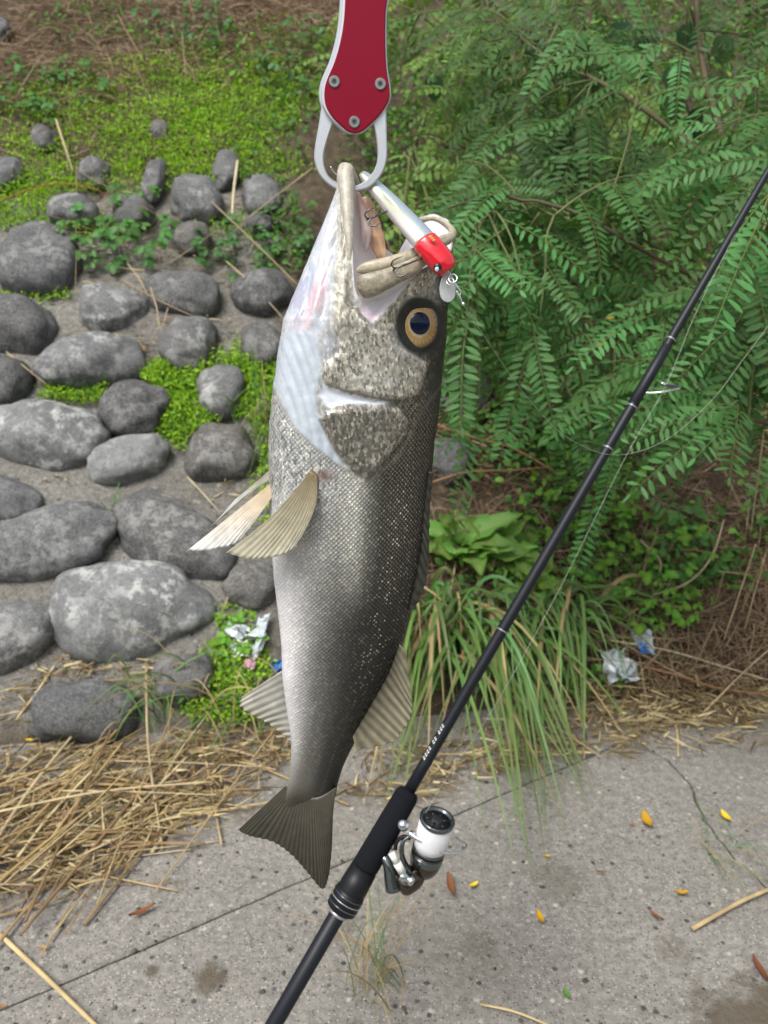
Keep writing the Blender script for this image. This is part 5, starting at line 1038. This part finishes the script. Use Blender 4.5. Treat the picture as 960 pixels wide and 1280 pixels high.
# ------------------------------------------------------------------ loose stalks, twigs, fallen leaves
def stalk(name, pts, r0, r1, col, label, cat, group=None, mat='straw', flat=.7, hollow=False):
    P = smooth_pts(pts, max(6, 5*len(pts))); o0 = P[0].copy(); V, F = tube(P-o0, np.linspace(r0, r1, len(P)), 7, flat=flat); o = mesh(name, V, F, M[mat], cols={'col': np.tile(col, (len(V), 1))*(1+.25*noise3(V*50, 8))[:, None]}); o.location = o0
    return tag(o, label, cat, group)
HEAP = [(0, 955), (140, 950), (250, 925), (345, 930), (330, 975), (250, 1010), (180, 1060), (100, 1100), (0, 1145), (-120, 1190), (-150, 960)]
cnt = 0
while cnt < 150:
    X_, Y_ = rng.uniform(-140, 345), rng.uniform(925, 1180)
    if poly_sd(np.array([X_]), np.array([Y_]), HEAP)[0] < 0: continue
    L_ = rng.uniform(45, 150)*(1.15 if Y_ > 1000 else 1); a_ = math.radians(rng.normal(-32 if Y_ > 990 else -14, 20 if Y_ > 990 else 26)); zz = .006+.045*rng.random()*sm(0, 60, poly_sd(np.array([X_]), np.array([Y_]), HEAP))[0]
    e1 = bank(X_-L_*math.cos(a_), Y_-L_*math.sin(a_), zz); e2 = bank(X_+L_*math.cos(a_), Y_+L_*math.sin(a_), zz*rng.uniform(.4, 1.2)); mid = (e1+e2)/2+rng.normal(size=3)*.008; mid[2] = max(mid[2], zz)
    ci = rng.integers(4); c = np.array([[.44, .32, .16], [.34, .23, .11], [.22, .135, .075], [.54, .43, .26]])[ci]*rng.uniform(.9, 1.08); thick = rng.random() < .4; rr = rng.uniform(.0026, .0042) if thick else rng.uniform(.0012, .0020); lab = ('thick ' if thick else 'thin ')+['golden', 'tan', 'dark brown', 'pale'][ci]+' straw stalk in the tangled heap at the foot of the stones'
    stalk('straw_stalk', [e1, mid, e2], rr, rr*rng.uniform(.6, .9), c, lab, 'straw', 'straw stalks in the heap'); cnt += 1
for (a, b, r_, lab) in (((0, 1168), (122, 1284), .0042, 'long thick straw stalk lying alone across the concrete slab'), ((865, 1161), (975, 1106), .0045, 'broken pale reed piece lying beside the crack'), ((250, 912), (277, 1056), .0030, 'straight straw stalk pointing out of the heap over bare concrete'),
                        ((285, 950), (345, 962), .0028, 'straw stalk lying below the anal fin'), ((62, 1175), (135, 1085), .0022, 'thin bent straw end beside a brown leaf at the heap edge'), ((130, 1085), (200, 1010), .0028, 'straw stalk forming the front edge of the heap'), ((20, 900), (68, 832), .0032, 'straw stalk leaning on the blue grey stone'), ((600, 1255), (690, 1283), .0022, 'curved dry stem at the front edge of the slab'), ((845, 905), (848, 945), .003, 'short upright straw stub by the toe of the bank')):
    p1, p2 = bank(float(a[0]), float(a[1]), .006), bank(float(b[0]), float(b[1]), .008); stalk('straw_stalk', [p1, (p1+p2)/2+rng.normal(size=3)*.004+ZUP*.004, p2], r_, r_*.8, np.array([.50, .38, .21]), lab, 'straw')
TW = [([(391, 210, .20), (345, 245, .16), (306, 276, .10)], .0040, 'dry stem slanting down from behind the silver grip jaw'), ([(262, 250, .10), (315, 300, .12), (372, 356, .10)], .0040, 'long dry stem crossing above the shaded stones'), ([(280, 324, .08), (320, 360, .10), (356, 400, .06)], .0034, 'dry stem lying parallel below the long one'),
      ([(153, 350, .08), (200, 376, .09), (247, 398, .07)], .0030, 'thin dry twig lying across two grey stones'), ([(188, 359, .10), (196, 385, .10), (201, 411, .08), (210, 385, .12)], .0030, 'bent straw piece between the small stones'), ([(297, 201, .10), (292, 240, .12), (290, 272, .08)], .0060, 'pale dry leaf blade standing beside the small grey stone'),
      ([(70, 149, .08), (80, 180, .12), (92, 216, .05)], .0050, 'dry brown stalk sticking up in the bright ground cover'), ([(-20, 262, .05), (20, 243, .10), (66, 230, .13), (110, 234, .12), (146, 250, .06)], .0040, 'arching orange stem over the bright ground cover'), ([(8, 440, .06), (30, 458, .07), (58, 480, .06)], .0032, 'dry twig wedged beside the very dark stone'),
      ([(234, 596, .05), (255, 618, .06), (276, 642, .05)], .0026, 'thin dry stem over bare mortar by the pale fin'), ([(281, 762, .03), (288, 735, .07), (302, 708, .08)], .0030, 'curled dry blade beside the mossy brown stone'), ([(210, 330, .08), (240, 310, .10), (275, 285, .10)], .0028, 'short dry stem by the brownish small stone'), ([(160, 330, .07), (175, 350, .09), (186, 372, .05)], .0030, 'dry blade drooping under the round leaved weed'),
      ([(545, 530, .10), (590, 546, .12), (640, 560, .11), (685, 585, .10), (706, 602, .08)], .0058, 'reddish fallen branch lying on the slope beside the fish'), ([(540, 603, .08), (585, 590, .10), (640, 588, .10), (692, 583, .09)], .0052, 'second reddish branch meeting the fallen one'), ([(812, 835, .05), (850, 845, .06), (905, 862, .06), (970, 868, .05)], .0050, 'reddish stick along the toe of the bank'),
      ([(700, 770, .06), (770, 800, .06), (840, 838, .06), (890, 860, .05)], .0042, 'straight brown stick lying over the litter'), ([(815, 744, .07), (860, 728, .10), (890, 695, .12), (905, 650, .14)], .0040, 'pale bent twig rising from the leafy weeds'), ([(700, 745, .05), (760, 739, .06), (800, 736, .05)], .0046, 'dark red stem lying level under the weeds'), ([(800, 675, .10), (825, 700, .10), (822, 725, .06)], .0042, 'hooked brown twig above the bright clover'),
      ([(760, 800, .06), (830, 812, .06), (900, 832, .06), (960, 850, .05)], .0034, 'pale stem lying across the dry litter'), ([(905, 800, .05), (925, 740, .14), (945, 680, .22)], .0022, 'thin dry grass stem standing at the bank toe'), ([(930, 790, .05), (945, 735, .14), (958, 690, .2)], .0020, 'thin leaning dry stem beside the standing one'), ([(880, 890, .02), (930, 840, .08), (975, 800, .10)], .0026, 'dry stem slanting up out of the litter'), ([(640, 870, .05), (690, 905, .05), (750, 945, .02)], .0024, 'dry straw slanting through the green grass onto concrete'), ([(570, 700, .08), (560, 760, .10), (545, 830, .06)], .0026, 'dry stalk drooping over the grass tuft')]
for pts, r_, lab in TW:
    W_ = [bank(float(a), float(b), o_*.75) for a, b, o_ in pts]; red = 'red' in lab; col = (.20, .085, .055) if red else (.30, .12, .04) if 'orange' in lab else (.44, .36, .25) if 'pale' in lab else (.38, .29, .19)
    stalk('dry_twig', W_, r_*.95, r_*.6, np.array(col), lab, 'twig', mat='bark')
# fine dry stems in the thicket
for k in range(60):
    X_, Y_ = (rng.uniform(540, 960), rng.uniform(480, 860)) if k < 45 else (rng.uniform(0, 340), rng.uniform(20, 360)); a_ = rng.uniform(0, np.pi); L_ = rng.uniform(30, 90)
    W_ = [bank(X_+s_*L_*math.cos(a_), Y_+s_*L_*math.sin(a_), rng.uniform(.03, .10)) for s_ in (-1, 0, 1)]
    stalk('dry_grass_stalk', W_, .0016, .0010, np.array([.27, .20, .12])*rng.uniform(.6, 1.3), 'thin dry stem tangled in the undergrowth below the tall shrub' if k < 45 else 'thin dry stem lying over the bright ground cover and upper stones', 'dry grass', 'thin dry stems below the shrub' if k < 45 else 'thin dry stems over the ground cover', 'bark')
YL = [(808, 1026, 20, 90, 'yellow leaflet, the largest one lying on bare concrete', 1), (907, 1021, 14, 80, 'orange yellow leaflet beside the crack in the concrete', 1), (852, 1116, 17, 5, 'yellow leaflet lying level above the broken reed', 1), (675, 1147, 14, 80, 'narrow yellow leaflet standing out on speckled concrete', 1), (592, 1106, 14, -30, 'yellow leaflet right of the reel and orange leaf', 1), (684, 1070, 9, 10, 'small yellow leaf fragment below the grass tips', 1), (792, 1030, 7, 10, 'tiny orange fragment next to the largest yellow leaflet', 2), (936, 907, 10, 80, 'yellow leaflet at the far edge of the concrete', 1),
      (88, 733, 16, 25, 'yellow leaf on mortar above the big pale stone', 1), (780, 884, 10, 20, 'orange leaflet in the litter under the grass', 1), (563, 1108, 26, 85, 'narrow rust brown leaf beside the reel', 3), (950, 1213, 26, 85, 'rust brown leaf near the broken slab corner', 3), (178, 1140, 34, -35, 'brown curled leaf at the edge of the straw heap', 3), (54, 1185, 12, 5, 'small tan leaf on concrete near the long stalk', 4), (36, 925, 12, 10, 'yellow leaf among straw under the blue grey stone', 1), (186, 952, 14, 40, 'ochre leaf in the straw under the stones', 1), (60, 1015, 30, -20, 'orange brown dead leaf in the straw heap', 4), (3, 1258, 12, 0, 'tan leaf at the slab joint', 4), (180, 437, 12, 60, 'brown dead leaf between two grey stones', 4), (752, 1090, 12, 5, 'reddish brown fragment on the concrete', 3), (820, 1145, 14, 50, 'dark red leaf beside the reed piece', 3), (708, 1243, 12, 80, 'small green leaf lying on the front of the slab', 5), (102, 1118, 10, 10, 'brown seed husk by the heap', 4), (748, 432, 12, -10, 'yellow leaf caught low in the shrub', 1), (762, 398, 12, -10, 'yellow leaf hanging in the middle of the shrub', 1), (720, 538, 12, 0, 'yellow leaf on the shaded slope beside the rod', 1)]
LC = {1: (.62, .38, .02), 2: (.55, .22, .04), 3: (.20, .070, .03), 4: (.32, .17, .075), 5: (.10, .28, .05)}
for X_, Y_, L_, a_, lab, k in YL:
    p = bank(float(X_), float(Y_), .006)
    if X_ > 700 and Y_ < 450: p = rodpt(X_, Y_, 1.66)
    q = bank(X_+1., float(Y_), .006); s_ = ((p-CAM)@FW)/FPX; flatn = ZUP if p[2] < .03 else NB; xr = RT; yr = unit(np.cross(flatn, xr)); d = xr*math.cos(math.radians(a_))-yr*math.sin(math.radians(a_))*1.0
    fs = 1.5 if abs(math.sin(math.radians(a_))) > .7 and p[2] < .03 else 1.0; Lm = L_*s_*fs
    K = 9; t = np.linspace(0, 1, K); wd = Lm*(.11 if k == 3 else .19)*np.sin(np.pi*np.clip(t, .02, .98))**.7; sd_ = unit(np.cross(flatn, d)); cen_l = (d[None]*(t-.5)[:, None])*Lm+flatn[None]*(.10*Lm*(2*t-1)**2)[:, None]
    V = np.vstack([np.stack([cen_l-sd_*wd[:, None]+flatn*.08*Lm, cen_l, cen_l+sd_*wd[:, None]+flatn*.08*Lm], 1).reshape(-1, 3)]); V2 = V-flatn*.0006; F = grid_faces(K, 3)
    o = mesh('fallen_leaf', np.vstack([V, V2]), [F, (F+len(V))[:, ::-1]], M['straw'], cols={'col': np.tile(LC[k], (2*len(V), 1))}); o.location = p; tag(o, lab, 'leaf', 'fallen leaves')
# scraps of litter
def scrap(X_, Y_, r_, mat, lab, off=.02, seed=0):
    n = 14; u_, v_ = np.meshgrid(np.linspace(-1, 1, n), np.linspace(-1, 1, n)); P = np.stack([u_, v_, 0*u_], -1); P = P+.55*np.stack([fbm(P*1.7+seed+k*9, 70+k, 3) for k in range(3)], -1); P[..., 2] *= 1.1
    Vv = (P[..., :1]*E+P[..., 1:2]*S+P[..., 2:]*NB).reshape(-1, 3)*r_; F = grid_faces(n, n); o = mesh('plastic_scrap', np.vstack([Vv, Vv-NB*.0008]), [F, (F+n*n)[:, ::-1]], M[mat], smooth=False); o.location = bank(float(X_), float(Y_), off); tag(o, lab, 'litter')
scrap(775, 832, .040, 'film', 'crumpled clear plastic scrap under the stick by the toe', .05, 1); scrap(803, 803, .024, 'film', 'small shiny plastic scrap in the clover', .05, 2); scrap(805, 810, .012, 'blue_film', 'bright blue bit of plastic beside the shiny scrap', .06, 3)
scrap(312, 795, .045, 'film', 'crumpled greyish foil wrapper beside the fish belly', .03, 4); scrap(312, 830, .011, 'pink_film', 'pink wrapper scrap in the grass by the anal fin', .03, 5); scrap(346, 832, .012, 'blue_film', 'blue wrapper scrap tucked beside the fish', .03, 6); scrap(300, 812, .02, 'knob', 'torn whitish paper scrap below the foil', .03, 7)
